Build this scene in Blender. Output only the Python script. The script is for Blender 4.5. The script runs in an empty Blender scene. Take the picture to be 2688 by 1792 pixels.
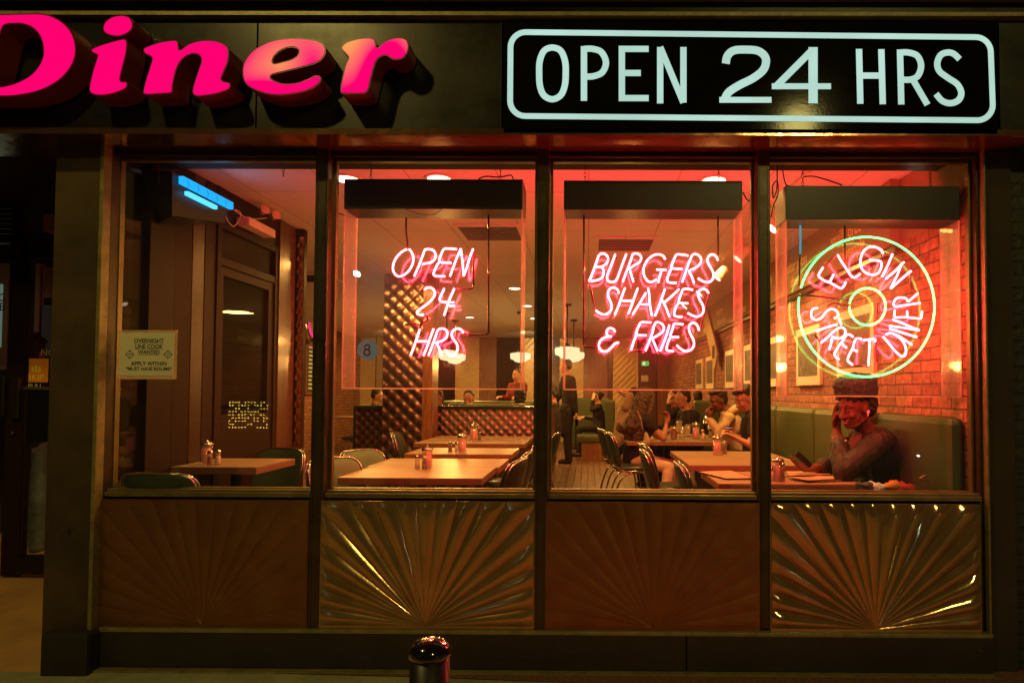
import bpy, bmesh, math, random
from mathutils import Vector, Matrix, noise as mnoise
random.seed(7)
S = bpy.context.scene
# ---------------------------------------------------------------- camera
CAM = Vector((0.0, -3.5, 1.52)); FPX = 1650.0; PPX, PPY = 1535.5, 980.0
_ph, _ps, _ro = math.radians(1.735), math.radians(0.33), math.radians(0.275)
FW = Vector((-math.sin(_ps)*math.cos(_ph), math.cos(_ps)*math.cos(_ph), math.sin(_ph)))
R0 = Vector((math.cos(_ps), math.sin(_ps), 0)); U0 = R0.cross(FW)
RT = R0*math.cos(_ro) + U0*math.sin(_ro); UP = U0*math.cos(_ro) - R0*math.sin(_ro)
cd = bpy.data.cameras.new('camera'); cam = bpy.data.objects.new('camera', cd)
S.collection.objects.link(cam)
M4 = Matrix((RT, UP, -FW)).transposed().to_4x4(); M4.translation = CAM
cam.matrix_world = M4
cd.sensor_width = 36; cd.lens = FPX/2688*36; cd.sensor_fit = 'HORIZONTAL'
cd.shift_x = (1344-PPX)/2688; cd.shift_y = (PPY-896)/2688
cd.clip_start = 0.05; cd.clip_end = 500
S.camera = cam
# ---------------------------------------------------------------- world: night sky
w = bpy.data.worlds.new('World'); S.world = w; w.use_nodes = True
nt = w.node_tree; bg = nt.nodes['Background']
sky = nt.nodes.new('ShaderNodeTexSky'); sky.sky_type = 'NISHITA'; sky.sun_disc = False
sky.sun_elevation = math.radians(-6); sky.sun_rotation = math.radians(200)
mx = nt.nodes.new('ShaderNodeMixRGB'); mx.blend_type = 'ADD'; mx.inputs[0].default_value = 1
nt.links.new(sky.outputs[0], mx.inputs[1]); mx.inputs[2].default_value = (0.11, 0.055, 0.014, 1)
nt.links.new(mx.outputs[0], bg.inputs[0]); bg.inputs[1].default_value = 0.07
S.view_settings.view_transform = 'Standard'; S.view_settings.look = 'None'
S.view_settings.exposure = 0; S.view_settings.gamma = 1
S.cycles.max_bounces = 7; S.cycles.diffuse_bounces = 3; S.cycles.glossy_bounces = 3
S.cycles.transparent_max_bounces = 24; S.cycles.transmission_bounces = 4
S.cycles.sample_clamp_indirect = 4; S.cycles.caustics_reflective = False; S.cycles.caustics_refractive = False
S.cycles.use_denoising = True

def lamp(name, kind, loc, energy, col, size=.1, target=None, spot=None, blend=.3):
    d = bpy.data.lights.new(name, kind); d.energy = energy; d.color = col
    if kind in ('POINT', 'SPOT'): d.shadow_soft_size = size
    if kind == 'SUN': d.angle = size
    if kind == 'AREA': d.shape = 'DISK'; d.size = size
    if kind == 'SPOT': d.spot_size = math.radians(spot); d.spot_blend = blend
    o = bpy.data.objects.new(name, d); o.location = loc
    if target is not None:
        v = Vector(target)-Vector(loc); o.rotation_euler = v.to_track_quat('-Z', 'Y').to_euler()
    S.collection.objects.link(o); return o
# street lamps in front of the shop (behind the camera)
LAMPC = (1, .74, .18)
lamp('street_lamp_light', 'SPOT', (-2.76, -3.1, 5.4), 210, LAMPC, .10, (-1.2, 0, 1.6), 150)
lamp('street_lamp_far_light', 'POINT', (4.4, -10.2, 7.2), 760, (1, .80, .22), .34)
lamp('shop_sign_light', 'POINT', (-4.6, -8.8, 3.85), 12, (.5, .85, 1), .05)
lamp('car_headlight', 'POINT', (4.7, -5.5, .64), 7, (.6, .9, 1), .011)
lamp('car_tail_light', 'POINT', (6.2, -6.3, .7), 9, (1, .05, .02), .07)

# ---------------------------------------------------------------- pixel -> world
def ray(x, y): return FW + RT*((x-PPX)/FPX) - UP*((y-PPY)/FPX)
def PY(x, y, Y): r = ray(x, y); return CAM + r*((Y-CAM.y)/r.y)
def PX(x, y, X): r = ray(x, y); return CAM + r*((X-CAM.x)/r.x)
def PZ(x, y, Z): r = ray(x, y); return CAM + r*((Z-CAM.z)/r.z)
def rect(x0, y0, x1, y1, Y):
    a, b, c, d = PY(x0, y0, Y), PY(x1, y0, Y), PY(x0, y1, Y), PY(x1, y1, Y)
    return (a.x+c.x)/2, (b.x+d.x)/2, (c.z+d.z)/2, (a.z+b.z)/2      # X0 X1 Z0 Z1

# ---------------------------------------------------------------- objects
C = S.collection
def tag(o, label=None, cat=None, group=None, kind=None):
    if label: o['label'] = label
    if cat: o['category'] = cat
    if group: o['group'] = group
    if kind: o['kind'] = kind
    return o
def thing(name, label, cat, loc=(0, 0, 0), rz=0, group=None):
    o = bpy.data.objects.new(name, None); C.objects.link(o); o.location = loc
    o.rotation_euler = (0, 0, rz); o.empty_display_size = .05
    return tag(o, label, cat, group)
def copy_tree(o, parent=None):
    c = o.copy(); C.objects.link(c); c.parent = parent
    for ch in [q for q in bpy.data.objects if q.parent == o]: copy_tree(ch, c)
    return c
class MB:
    def __init__(s): s.v = []; s.f = []; s.sm = []
    def add(s, vs, fs, smooth=False):
        n = len(s.v); s.v += [Vector(v) for v in vs]
        for f in fs: s.f.append([n+i for i in f]); s.sm.append(smooth)
        return s
    def box(s, x0, x1, y0, y1, z0, z1):
        return s.add([(x, y, z) for x in (x0, x1) for y in (y0, y1) for z in (z0, z1)],
            [(0, 1, 3, 2), (4, 6, 7, 5), (0, 4, 5, 1), (2, 3, 7, 6), (0, 2, 6, 4), (1, 5, 7, 3)])
    def bbox(s, x0, x1, y0, y1, z0, z1, b=.004):
        bm = bmesh.new(); bmesh.ops.create_cube(bm, size=1)
        for v in bm.verts:
            v.co = Vector(((x0+x1)/2+v.co.x*(x1-x0), (y0+y1)/2+v.co.y*(y1-y0), (z0+z1)/2+v.co.z*(z1-z0)))
        bmesh.ops.bevel(bm, geom=list(bm.edges), offset=b, segments=2, affect='EDGES', profile=.6)
        return s.bm(bm, False)
    def bm(s, bm, smooth=True):
        bm.verts.index_update(); vs = [v.co.copy() for v in bm.verts]
        fs = [[v.index for v in f.verts] for f in bm.faces]; bm.free()
        return s.add(vs, fs, smooth)
    def tube(s, pts, r, n=8, closed=False, cap=True):
        pts = [Vector(p) for p in pts]; N = len(pts)
        rr = r if isinstance(r, (list, tuple)) else [r]*N
        ts = []
        for i in range(N):
            a = pts[(i-1) % N] if (closed or i > 0) else pts[i]; b = pts[(i+1) % N] if (closed or i < N-1) else pts[i]
            t = (b-a); ts.append(t.normalized() if t.length > 1e-9 else Vector((0, 0, 1)))
        up = Vector((0, 1, 0)) if abs(ts[0].y) < .9 else Vector((1, 0, 0))
        nrm = (up - ts[0]*up.dot(ts[0])).normalized(); vs = []; fs = []
        for i in range(N):
            nrm = (nrm - ts[i]*nrm.dot(ts[i])); nrm = nrm.normalized() if nrm.length > 1e-6 else Vector((1, 0, 0))
            bi = ts[i].cross(nrm)
            for k in range(n):
                a = 2*math.pi*k/n; vs.append(pts[i] + (nrm*math.cos(a)+bi*math.sin(a))*rr[i])
        for i in range(N if closed else N-1):
            j = (i+1) % N
            for k in range(n):
                l = (k+1) % n; fs.append((i*n+k, i*n+l, j*n+l, j*n+k))
        if cap and not closed:
            fs.append(tuple(range(n))[::-1]); fs.append(tuple((N-1)*n+k for k in range(n)))
        return s.add(vs, fs, True)
    def lathe(s, prof, c=(0, 0, 0), n=24):
        c = Vector(c); vs = []; fs = []
        for r, z in prof:
            for k in range(n):
                a = 2*math.pi*k/n; vs.append(c+Vector((r*math.cos(a), r*math.sin(a), z)))
        for i in range(len(prof)-1):
            for k in range(n):
                l = (k+1) % n; fs.append((i*n+k, i*n+l, (i+1)*n+l, (i+1)*n+k))
        fs.append(tuple(range(n))[::-1]); fs.append(tuple((len(prof)-1)*n+k for k in range(n)))
        return s.add(vs, fs, True)
    def ell(s, c, rx, ry, rz, n=16, m=10, rot=None):
        c = Vector(c); vs = []; fs = []
        for i in range(m+1):
            t = math.pi*i/m
            for k in range(n):
                a = 2*math.pi*k/n; p = Vector((rx*math.sin(t)*math.cos(a), ry*math.sin(t)*math.sin(a), rz*math.cos(t)))
                if rot is not None: p = rot @ p
                vs.append(c+p)
        for i in range(m):
            for k in range(n):
                l = (k+1) % n; fs.append((i*n+k, (i+1)*n+k, (i+1)*n+l, i*n+l))
        return s.add(vs, fs, True)
    def poly(s, loops, y0, y1, side=True, front=True, back=True):
        """extrude 2-D loops of (x,z) along Y: loops[0] outer, others holes"""
        me = fill(loops)
        vs, fs = me
        if front: s.add([(a, y0, b) for a, b in vs], fs)
        if back: s.add([(a, y1, b) for a, b in vs], [f[::-1] for f in fs])
        if side:
            for lp in loops:
                n = len(lp)
                s.add([(a, y0, b) for a, b in lp]+[(a, y1, b) for a, b in lp],
                      [(i, (i+1) % n, n+(i+1) % n, n+i) for i in range(n)])
        return s
    def build(s, name, mat=None, parent=None, weld=True, bevel=0, subsurf=0):
        me = bpy.data.meshes.new(name); me.from_pydata([tuple(v) for v in s.v], [], s.f)
        me.polygons.foreach_set('use_smooth', s.sm)
        if weld:
            b = bmesh.new(); b.from_mesh(me); bmesh.ops.remove_doubles(b, verts=b.verts, dist=1e-5)
            bmesh.ops.recalc_face_normals(b, faces=b.faces); b.to_mesh(me); b.free()
        if mat: me.materials.append(mat)
        o = bpy.data.objects.new(name, me); C.objects.link(o)
        if parent: o.parent = parent
        if bevel:
            m = o.modifiers.new('b', 'BEVEL'); m.width = bevel; m.segments = 2; m.limit_method = 'ANGLE'
        if subsurf:
            m = o.modifiers.new('s', 'SUBSURF'); m.levels = m.render_levels = subsurf
        return o
def fill(loops):
    cu = bpy.data.curves.new('t', 'CURVE'); cu.dimensions = '2D'; cu.fill_mode = 'BOTH'
    for lp in loops:
        sp = cu.splines.new('POLY'); sp.points.add(len(lp)-1); sp.use_cyclic_u = True
        for i, (a, b) in enumerate(lp): sp.points[i].co = (a, b, 0, 1)
    o = bpy.data.objects.new('t', cu); C.objects.link(o)
    dg = bpy.context.evaluated_depsgraph_get(); me = bpy.data.meshes.new_from_object(o.evaluated_get(dg))
    vs = [(v.co.x, v.co.y) for v in me.vertices]; fs = [list(p.vertices) for p in me.polygons]
    bpy.data.objects.remove(o); bpy.data.curves.remove(cu); bpy.data.meshes.remove(me)
    return vs, fs
def crv(pts, k=6, closed=False):
    """Catmull-Rom through tuples of any dimension"""
    n = len(pts); out = []
    P = [tuple(p) for p in pts]
    if n < 3: return P
    g = lambda i: P[i % n] if closed else P[max(0, min(n-1, i))]
    for i in range(n if closed else n-1):
        a, b, c, d = g(i-1), g(i), g(i+1), g(i+2)
        for j in range(k):
            t = j/k
            out.append(tuple(.5*(2*q+(r-p)*t+(2*p-5*q+4*r-s_)*t*t+(3*q-p-3*r+s_)*t**3) for p, q, r, s_ in zip(a, b, c, d)))
    if not closed: out.append(P[-1])
    return out
def text_mesh(txt, size, mat, name, parent, M, ext=.0005, align='CENTER', bold=0, xs=1):
    cu = bpy.data.curves.new('txt', 'FONT'); cu.body = txt; cu.size = size; cu.extrude = ext
    cu.align_x = align; cu.align_y = 'CENTER'; cu.offset = bold; cu.resolution_u = 3
    o = bpy.data.objects.new('txt', cu); C.objects.link(o)
    dg = bpy.context.evaluated_depsgraph_get(); me = bpy.data.meshes.new_from_object(o.evaluated_get(dg))
    bpy.data.objects.remove(o); bpy.data.curves.remove(cu)
    me.transform(Matrix.Diagonal((xs, 1, 1, 1))); me.transform(M)
    me.materials.clear(); me.materials.append(mat); me.name = name
    ob = bpy.data.objects.new(name, me); C.objects.link(ob); ob.parent = parent
    return ob
def face_front(p, rot=0):      # text plane facing -Y at p
    return Matrix.Translation(p) @ Matrix.Rotation(rot, 4, 'Y') @ Matrix.Rotation(math.pi/2, 4, 'X')
def face_left(p):              # text on a wall facing -X, reading towards the viewer's right = +Y->... near
    return Matrix.Translation(p) @ Matrix.Rotation(-math.pi/2, 4, 'Z') @ Matrix.Rotation(math.pi/2, 4, 'X')

# ---------------------------------------------------------------- materials
def pbr(name, col, rough=.5, metal=0, var=.12, vs=6, bump=0, bs=40, emit=None, es=1, spec=.5, coat=0, rvar=0, chips=None, ct=.72, cs=20):
    m = bpy.data.materials.new(name); m.use_nodes = True; nt = m.node_tree; b = nt.nodes['Principled BSDF']
    b.inputs['Roughness'].default_value = rough; b.inputs['Metallic'].default_value = metal
    b.inputs['Specular IOR Level'].default_value = spec; b.inputs['Coat Weight'].default_value = coat
    tc = nt.nodes.new('ShaderNodeTexCoord')
    if var:
        n = nt.nodes.new('ShaderNodeTexNoise'); n.inputs['Scale'].default_value = vs; n.inputs['Detail'].default_value = 6
        n.inputs['Roughness'].default_value = .65
        nt.links.new(tc.outputs['Object'], n.inputs['Vector'])
        r = nt.nodes.new('ShaderNodeMapRange'); r.inputs[1].default_value = .3; r.inputs[2].default_value = .7
        r.inputs[3].default_value = 1-var; r.inputs[4].default_value = 1+var
        nt.links.new(n.outputs[0], r.inputs[0])
        mm = nt.nodes.new('ShaderNodeVectorMath'); mm.operation = 'SCALE'; mm.inputs[0].default_value = col
        nt.links.new(r.outputs[0], mm.inputs['Scale']); nt.links.new(mm.outputs[0], b.inputs['Base Color'])
        if chips:
            nc = nt.nodes.new('ShaderNodeTexNoise'); nc.inputs['Scale'].default_value = cs; nc.inputs['Detail'].default_value = 5; nc.inputs['Roughness'].default_value = .7
            nt.links.new(tc.outputs['Object'], nc.inputs['Vector']); rc = nt.nodes.new('ShaderNodeMapRange'); rc.inputs[1].default_value = ct; rc.inputs[2].default_value = ct+.03
            nt.links.new(nc.outputs[0], rc.inputs[0]); mc = nt.nodes.new('ShaderNodeMixRGB'); nt.links.new(rc.outputs[0], mc.inputs[0]); nt.links.new(mm.outputs[0], mc.inputs[1]); mc.inputs[2].default_value = (*chips, 1)
            nt.links.new(mc.outputs[0], b.inputs['Base Color'])
        if rvar:
            r2 = nt.nodes.new('ShaderNodeMapRange'); r2.inputs[1].default_value = .3; r2.inputs[2].default_value = .7
            r2.inputs[3].default_value = max(.03, rough-rvar); r2.inputs[4].default_value = rough+rvar
            nt.links.new(n.outputs[0], r2.inputs[0]); nt.links.new(r2.outputs[0], b.inputs['Roughness'])
    else: b.inputs['Base Color'].default_value = (*col, 1)
    if bump:
        n2 = nt.nodes.new('ShaderNodeTexNoise'); n2.inputs['Scale'].default_value = bs; n2.inputs['Detail'].default_value = 4
        nt.links.new(tc.outputs['Object'], n2.inputs['Vector'])
        bp = nt.nodes.new('ShaderNodeBump'); bp.inputs['Strength'].default_value = bump; bp.inputs['Distance'].default_value = .01
        nt.links.new(n2.outputs[0], bp.inputs['Height']); nt.links.new(bp.outputs[0], b.inputs['Normal'])
    if emit: b.inputs['Emission Color'].default_value = (*emit, 1); b.inputs['Emission Strength'].default_value = es
    return m
def emis(name, col, s, vary=0):
    m = bpy.data.materials.new(name); m.use_nodes = True; nt = m.node_tree; nt.nodes.remove(nt.nodes['Principled BSDF'])
    e = nt.nodes.new('ShaderNodeEmission'); e.inputs[0].default_value = (*col, 1); e.inputs[1].default_value = s
    if vary:
        tc = nt.nodes.new('ShaderNodeTexCoord'); n = nt.nodes.new('ShaderNodeTexNoise'); n.inputs['Scale'].default_value = 2.5; nt.links.new(tc.outputs['Object'], n.inputs[0])
        r = nt.nodes.new('ShaderNodeMapRange'); r.inputs[1].default_value = .3; r.inputs[2].default_value = .7; r.inputs[3].default_value = s*(1-vary); r.inputs[4].default_value = s*(1+vary); nt.links.new(n.outputs[0], r.inputs[0]); nt.links.new(r.outputs[0], e.inputs[1])
    nt.links.new(e.outputs[0], nt.nodes['Material Output'].inputs[0]); return m
def glassy(name, f0=.06, rough=0, tint=(1, 1, 1), haze=0, hazecol=(.8, .8, .8), fres=True, rough2=None, mix2=0):
    """thin clear sheet: see-through plus mirror reflection"""
    m = bpy.data.materials.new(name); m.use_nodes = True; nt = m.node_tree; nt.nodes.remove(nt.nodes['Principled BSDF'])
    t = nt.nodes.new('ShaderNodeBsdfTransparent'); t.inputs[0].default_value = (*tint, 1)
    g = nt.nodes.new('ShaderNodeBsdfGlossy'); g.inputs['Roughness'].default_value = rough
    lw = nt.nodes.new('ShaderNodeLayerWeight'); lw.inputs[0].default_value = .18
    mr = nt.nodes.new('ShaderNodeMapRange'); mr.inputs[3].default_value = f0; mr.inputs[4].default_value = 1
    nt.links.new(lw.outputs['Facing'], mr.inputs[0])
    pw = nt.nodes.new('ShaderNodeMath'); pw.operation = 'POWER'; pw.inputs[1].default_value = 3
    nt.links.new(lw.outputs['Facing'], pw.inputs[0]); nt.links.new(pw.outputs[0], mr.inputs[0])
    mix = nt.nodes.new('ShaderNodeMixShader'); nt.links.new(mr.outputs[0], mix.inputs[0])
    nt.links.new(t.outputs[0], mix.inputs[1])
    gs = g
    if mix2:
        g2 = nt.nodes.new('ShaderNodeBsdfGlossy'); g2.inputs['Roughness'].default_value = rough2
        m2 = nt.nodes.new('ShaderNodeMixShader'); m2.inputs[0].default_value = mix2
        nt.links.new(g.outputs[0], m2.inputs[1]); nt.links.new(g2.outputs[0], m2.inputs[2]); gs = m2
    nt.links.new(gs.outputs[0], mix.inputs[2]); out = mix
    if haze:
        d = nt.nodes.new('ShaderNodeBsdfDiffuse'); d.inputs[0].default_value = (*hazecol, 1)
        tr = nt.nodes.new('ShaderNodeBsdfTranslucent'); tr.inputs[0].default_value = (*hazecol, 1)
        a = nt.nodes.new('ShaderNodeMixShader'); a.inputs[0].default_value = .5
        nt.links.new(d.outputs[0], a.inputs[1]); nt.links.new(tr.outputs[0], a.inputs[2])
        tc = nt.nodes.new('ShaderNodeTexCoord'); n = nt.nodes.new('ShaderNodeTexNoise'); n.inputs['Scale'].default_value = 3
        n.inputs['Detail'].default_value = 8
        nt.links.new(tc.outputs['Object'], n.inputs[0])
        r = nt.nodes.new('ShaderNodeMapRange'); r.inputs[1].default_value = .35; r.inputs[2].default_value = .75
        r.inputs[3].default_value = haze*.4; r.inputs[4].default_value = haze*1.6; nt.links.new(n.outputs[0], r.inputs[0])
        b = nt.nodes.new('ShaderNodeMixShader'); nt.links.new(r.outputs[0], b.inputs[0])
        nt.links.new(mix.outputs[0], b.inputs[1]); nt.links.new(a.outputs[0], b.inputs[2]); out = b
    nt.links.new(out.outputs[0], nt.nodes['Material Output'].inputs[0]); return m
def brickmat(name, c1, c2, mortar, bw, bh, axis='YZ', ms=.008, bump=.6, rough=.85, off=.5, dark=None, squash=1, nv=.33):
    m = bpy.data.materials.new(name); m.use_nodes = True; nt = m.node_tree; b = nt.nodes['Principled BSDF']
    b.inputs['Roughness'].default_value = rough
    tc = nt.nodes.new('ShaderNodeTexCoord'); sp = nt.nodes.new('ShaderNodeSeparateXYZ'); cb = nt.nodes.new('ShaderNodeCombineXYZ')
    nt.links.new(tc.outputs['Object'], sp.inputs[0])
    nt.links.new(sp.outputs[axis[0]], cb.inputs[0]); nt.links.new(sp.outputs[axis[1]], cb.inputs[1])
    dn = nt.nodes.new('ShaderNodeTexNoise'); dn.inputs['Scale'].default_value = 9; nt.links.new(cb.outputs[0], dn.inputs[0])
    ds = nt.nodes.new('ShaderNodeVectorMath'); ds.operation = 'SCALE'; ds.inputs['Scale'].default_value = .012
    nt.links.new(dn.outputs['Color'], ds.inputs[0])
    av = nt.nodes.new('ShaderNodeVectorMath'); nt.links.new(cb.outputs[0], av.inputs[0]); nt.links.new(ds.outputs[0], av.inputs[1])
    br = nt.nodes.new('ShaderNodeTexBrick'); br.inputs['Scale'].default_value = 1; br.inputs['Brick Width'].default_value = bw
    br.inputs['Row Height'].default_value = bh; br.inputs['Mortar Size'].default_value = ms; br.inputs['Mortar Smooth'].default_value = .3
    br.offset = off; br.inputs['Bias'].default_value = 0
    br.inputs['Color1'].default_value = (*c1, 1); br.inputs['Color2'].default_value = (*c2, 1); br.inputs['Mortar'].default_value = (*mortar, 1)
    nt.links.new(av.outputs[0], br.inputs[0])
    n = nt.nodes.new('ShaderNodeTexNoise'); n.inputs['Scale'].default_value = 22; n.inputs['Detail'].default_value = 8
    nt.links.new(cb.outputs[0], n.inputs[0])
    r = nt.nodes.new('ShaderNodeMapRange'); r.inputs[1].default_value = .3; r.inputs[2].default_value = .7; r.inputs[3].default_value = 1-nv; r.inputs[4].default_value = 1+nv
    nt.links.new(n.outputs[0], r.inputs[0])
    mm = nt.nodes.new('ShaderNodeVectorMath'); mm.operation = 'SCALE'; nt.links.new(br.outputs[0], mm.inputs[0]); nt.links.new(r.outputs[0], mm.inputs['Scale'])
    nt.links.new(mm.outputs[0], b.inputs['Base Color'])
    h = nt.nodes.new('ShaderNodeMath'); h.operation = 'MULTIPLY_ADD'; nt.links.new(br.outputs['Fac'], h.inputs[0]); h.inputs[1].default_value = -1
    nt.links.new(n.outputs[0], h.inputs[2])
    bp = nt.nodes.new('ShaderNodeBump'); bp.inputs['Strength'].default_value = bump; bp.inputs['Distance'].default_value = .012
    nt.links.new(h.outputs[0], bp.inputs['Height']); nt.links.new(bp.outputs[0], b.inputs['Normal'])
    return m
def woodmat(name, c1, c2, rough=.3, axis='X', sc=1.5, coat=.3):
    m = bpy.data.materials.new(name); m.use_nodes = True; nt = m.node_tree; b = nt.nodes['Principled BSDF']
    b.inputs['Roughness'].default_value = rough; b.inputs['Coat Weight'].default_value = coat; b.inputs['Coat Roughness'].default_value = .15
    tc = nt.nodes.new('ShaderNodeTexCoord'); mp = nt.nodes.new('ShaderNodeMapping')
    mp.inputs['Scale'].default_value = {'X': (sc, sc*9, sc*9), 'Y': (sc*9, sc, sc*9), 'Z': (sc*9, sc*9, sc)}[axis]
    nt.links.new(tc.outputs['Object'], mp.inputs[0])
    n = nt.nodes.new('ShaderNodeTexNoise'); n.inputs['Scale'].default_value = 1.5; n.inputs['Detail'].default_value = 8; n.inputs['Distortion'].default_value = 1.2
    nt.links.new(mp.outputs[0], n.inputs[0])
    cr = nt.nodes.new('ShaderNodeValToRGB'); cr.color_ramp.elements[0].position = .35; cr.color_ramp.elements[1].position = .65
    cr.color_ramp.elements[0].color = (*c1, 1); cr.color_ramp.elements[1].color = (*c2, 1)
    nt.links.new(n.outputs[0], cr.inputs[0]); nt.links.new(cr.outputs[0], b.inputs['Base Color']); return m

M = {}
M['fascia'] = pbr('fascia_metal', (.006, .0045, .002), .34, .0, .35, 3, .02, 60, spec=.38, rvar=.08)
M['signblack'] = pbr('sign_black_acrylic', (.005, .004, .003), .09, 0, .1, 8, .012, 60, spec=.05)
M['bronze'] = pbr('bronze_frame', (.048, .032, .012), .36, .3, .3, 7, .12, 70, rvar=.1, chips=(.26, .22, .12), ct=.77, cs=22)
M['trim'] = pbr('olive_trim', (.20, .17, .06), .45, .2, .35, 14, .2, 80)
M['pillar'] = pbr('pillar_render', (.046, .026, .008), .75, 0, .6, 2.5, .5, 130, chips=(.012, .009, .006), ct=.66, cs=4)
M['pillarR'] = pbr('pillar_brown', (.030, .020, .012), .8, 0, .3, 3, .3, 90)
M['soffit'] = pbr('soffit_metal', (.55, .30, .15), .15, .95, .3, 4, .35, 6)
M['rail'] = pbr('sill_brass', (.19, .15, .055), .38, .55, .25, 9, .1, 60)
M['plinth'] = pbr('plinth_dark', (.022, .016, .009), .55, 0, .35, 3, .25, 60, chips=(.16, .13, .07), ct=.73, cs=16)
M['gap'] = pbr('recess_dark', (.006, .005, .004), .8, 0, 0)
M['black'] = pbr('black_metal', (.005, .0032, .0028), .4, .0, .15, 8, .05, 80)
M['glass'] = glassy('window_glass', .045, haze=.0028, rough2=.2, mix2=.05)
M['acryl'] = glassy('acrylic_sheet', .055, 0.0, haze=.003, hazecol=(1, .75, .7), rough2=.20, mix2=.40)
M['acryledge'] = glassy('acrylic_edge', .12, .1, haze=.42, hazecol=(1, .72, .66))  # pink tint stands for neon light carried to the edges
M['chain'] = pbr('chain_steel', (.10, .07, .05), .4, .9, 0)
M['blackglass'] = pbr('blocked_tube', (.05, .006, .006), .12, 0, 0, coat=.5)
M['white'] = pbr('white_plastic', (.62, .58, .5), .4, 0, .08)
M['pink'] = emis('neon_pink', (1, .024, .046), 158)
M['green'] = emis('neon_green', (.055, 1, .14), 10)
M['aqua'] = emis('neon_aqua_end', (.03, .42, .55), .9)
M['cyanlit'] = emis('backlit_pale_cyan', (.46, .70, .61), 1.0, .10)
M['sidewalk'] = pbr('sidewalk_concrete', (.30, .29, .17), .85, 0, .35, 2.2, .5, 60)
M['redpave'] = pbr('red_aggregate', (.17, .075, .05), .9, 0, .45, 60, .8, 120)

# ---------------------------------------------------------------- ground, street
MB().box(-30, 30, -30, -.01, -.5, .02).build('sidewalk', M['sidewalk'])['kind'] = 'structure'
M['asphalt'] = pbr('asphalt', (.05, .05, .05), .85, 0, .3, 3, .4, 80)
MB().box(-30, 30, -30.1, -4.9, -.4, .024).build('road', M['asphalt'])['kind'] = 'structure'
rp = [PZ(215, 1752, .026), PZ(1080, 1774, .026), PZ(1560, 1792, .026), PZ(1750, 1815, .026), Vector((30, -.9, .026)), Vector((30, 0, .026)), Vector((-2.66, 0, .026))]
MB().add(rp, [tuple(range(7))]).build('brick_red_pavement', M['redpave'])['kind'] = 'structure'
g = MB(); g.add([(-9, -.12, .022), (-2.62, -.12, .022), (-2.62, 1.2, .17), (-9, 1.2, .17), (-9, -.12, -.5), (-2.62, -.12, -.5), (-2.62, 1.2, -.5), (-9, 1.2, -.5)],
        [(0, 1, 2, 3), (4, 7, 6, 5), (0, 4, 5, 1), (1, 5, 6, 2), (2, 6, 7, 3), (3, 7, 4, 0)])
M['ramp'] = pbr('entrance_paving', (.55, .28, .10), .8, 0, .25, 2, .4, 70)
g.build('entrance_ramp', M['ramp'])['kind'] = 'structure'

# ---------------------------------------------------------------- storefront frame
YF = -.25                                    # fascia plane
X0, X1, ZB, ZT = rect(-300, 58, 2632, 354, YF)
sf = thing('storefront', 'dark bronze framed shop front of four tall window bays above fluted metal panels', 'shop front')
ZH = ZB                                      # soffit height
f = MB()
seams = [PY(-60, 200, YF).x, PY(674, 200, YF).x, PY(1318, 200, YF).x, PY(2622, 200, YF).x, PY(3100, 200, YF).x]
xs = [-6.5]+seams
M['fasciaR'] = M['fascia']
for i in range(len(xs)-1):
    MB().box(xs[i]+.003, xs[i+1]-.003, YF, YF+.03, ZB, ZT).build('fascia_panel', M['signblack'] if i == 3 else M['fascia'], sf, bevel=.002)
f.box(-6.5, xs[-1], YF+.032, .35, ZB+.03, ZT+1.2); f.build('fascia_box', M['gap'], sf)
MB().box(-6.5, xs[-1], YF-.012, .06, ZB-.004, ZB+.028).build('soffit', M['soffit'], sf)
tz = PY(1344, 47, YF).z
f = MB(); f.box(-6.5, 3.6, YF-.035, YF+.05, tz-.008, tz+.012); f.build('cap_trim', M['trim'], sf)
MB().box(-6.5, 3.6, YF-.02, YF+.05, tz+.014, PY(1344, 12, YF).z).build('cap_band', M['fascia'], sf)
MB().box(-6.5, 3.6, YF-.10, YF+.05, PY(1344, 11, YF).z, PY(1344, -8, YF).z).build('top_cornice', M['trim'], sf)
MB().box(-6.5, 3.6, YF-.02, YF+.2, PY(1344, -7, YF).z, 6).build('upper_wall', M['fascia'], sf)
# mullions, pillars
def vbar(x0, x1, yt, yb, Yf, Yb, name, mat, bev=.004):
    a, b = PY(x0[0], yt, Yf).x, PY(x1[0], yt, Yf).x
    c, d = PY(x0[1], yb, Yf).x, PY(x1[1], yb, Yf).x
    zb = PY((x0[1]+x1[1])/2, yb, Yf).z
    return MB().box((a+c)/2, (b+d)/2, Yf, Yb, zb, ZH).build(name, mat, sf, bevel=bev)
YM = -.06
mull = [((830, 806), (866, 840)), ((1409, 1402), (1444, 1434)), ((1989, 1991), (2023, 2025))]
MX = []
for l, r in mull:
    o = vbar(l, r, 410, 1650, YM, .02, 'mullion', M['bronze']); 
    MX.append((min(v.co.x for v in o.data.vertices), max(v.co.x for v in o.data.vertices)))
    a, b = MX[-1]; z0 = min(v.co.z for v in o.data.vertices)
    MB().box(a+.012, a+.016, YM-.004, YM+.001, z0, ZH-.01).box(b-.016, b-.012, YM-.004, YM+.001, z0, ZH-.01).build('bead', M['bronze'], sf)
XL = PY(298, 850, 0).x-.012; XR = PY(2562, 850, 0).x
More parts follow.
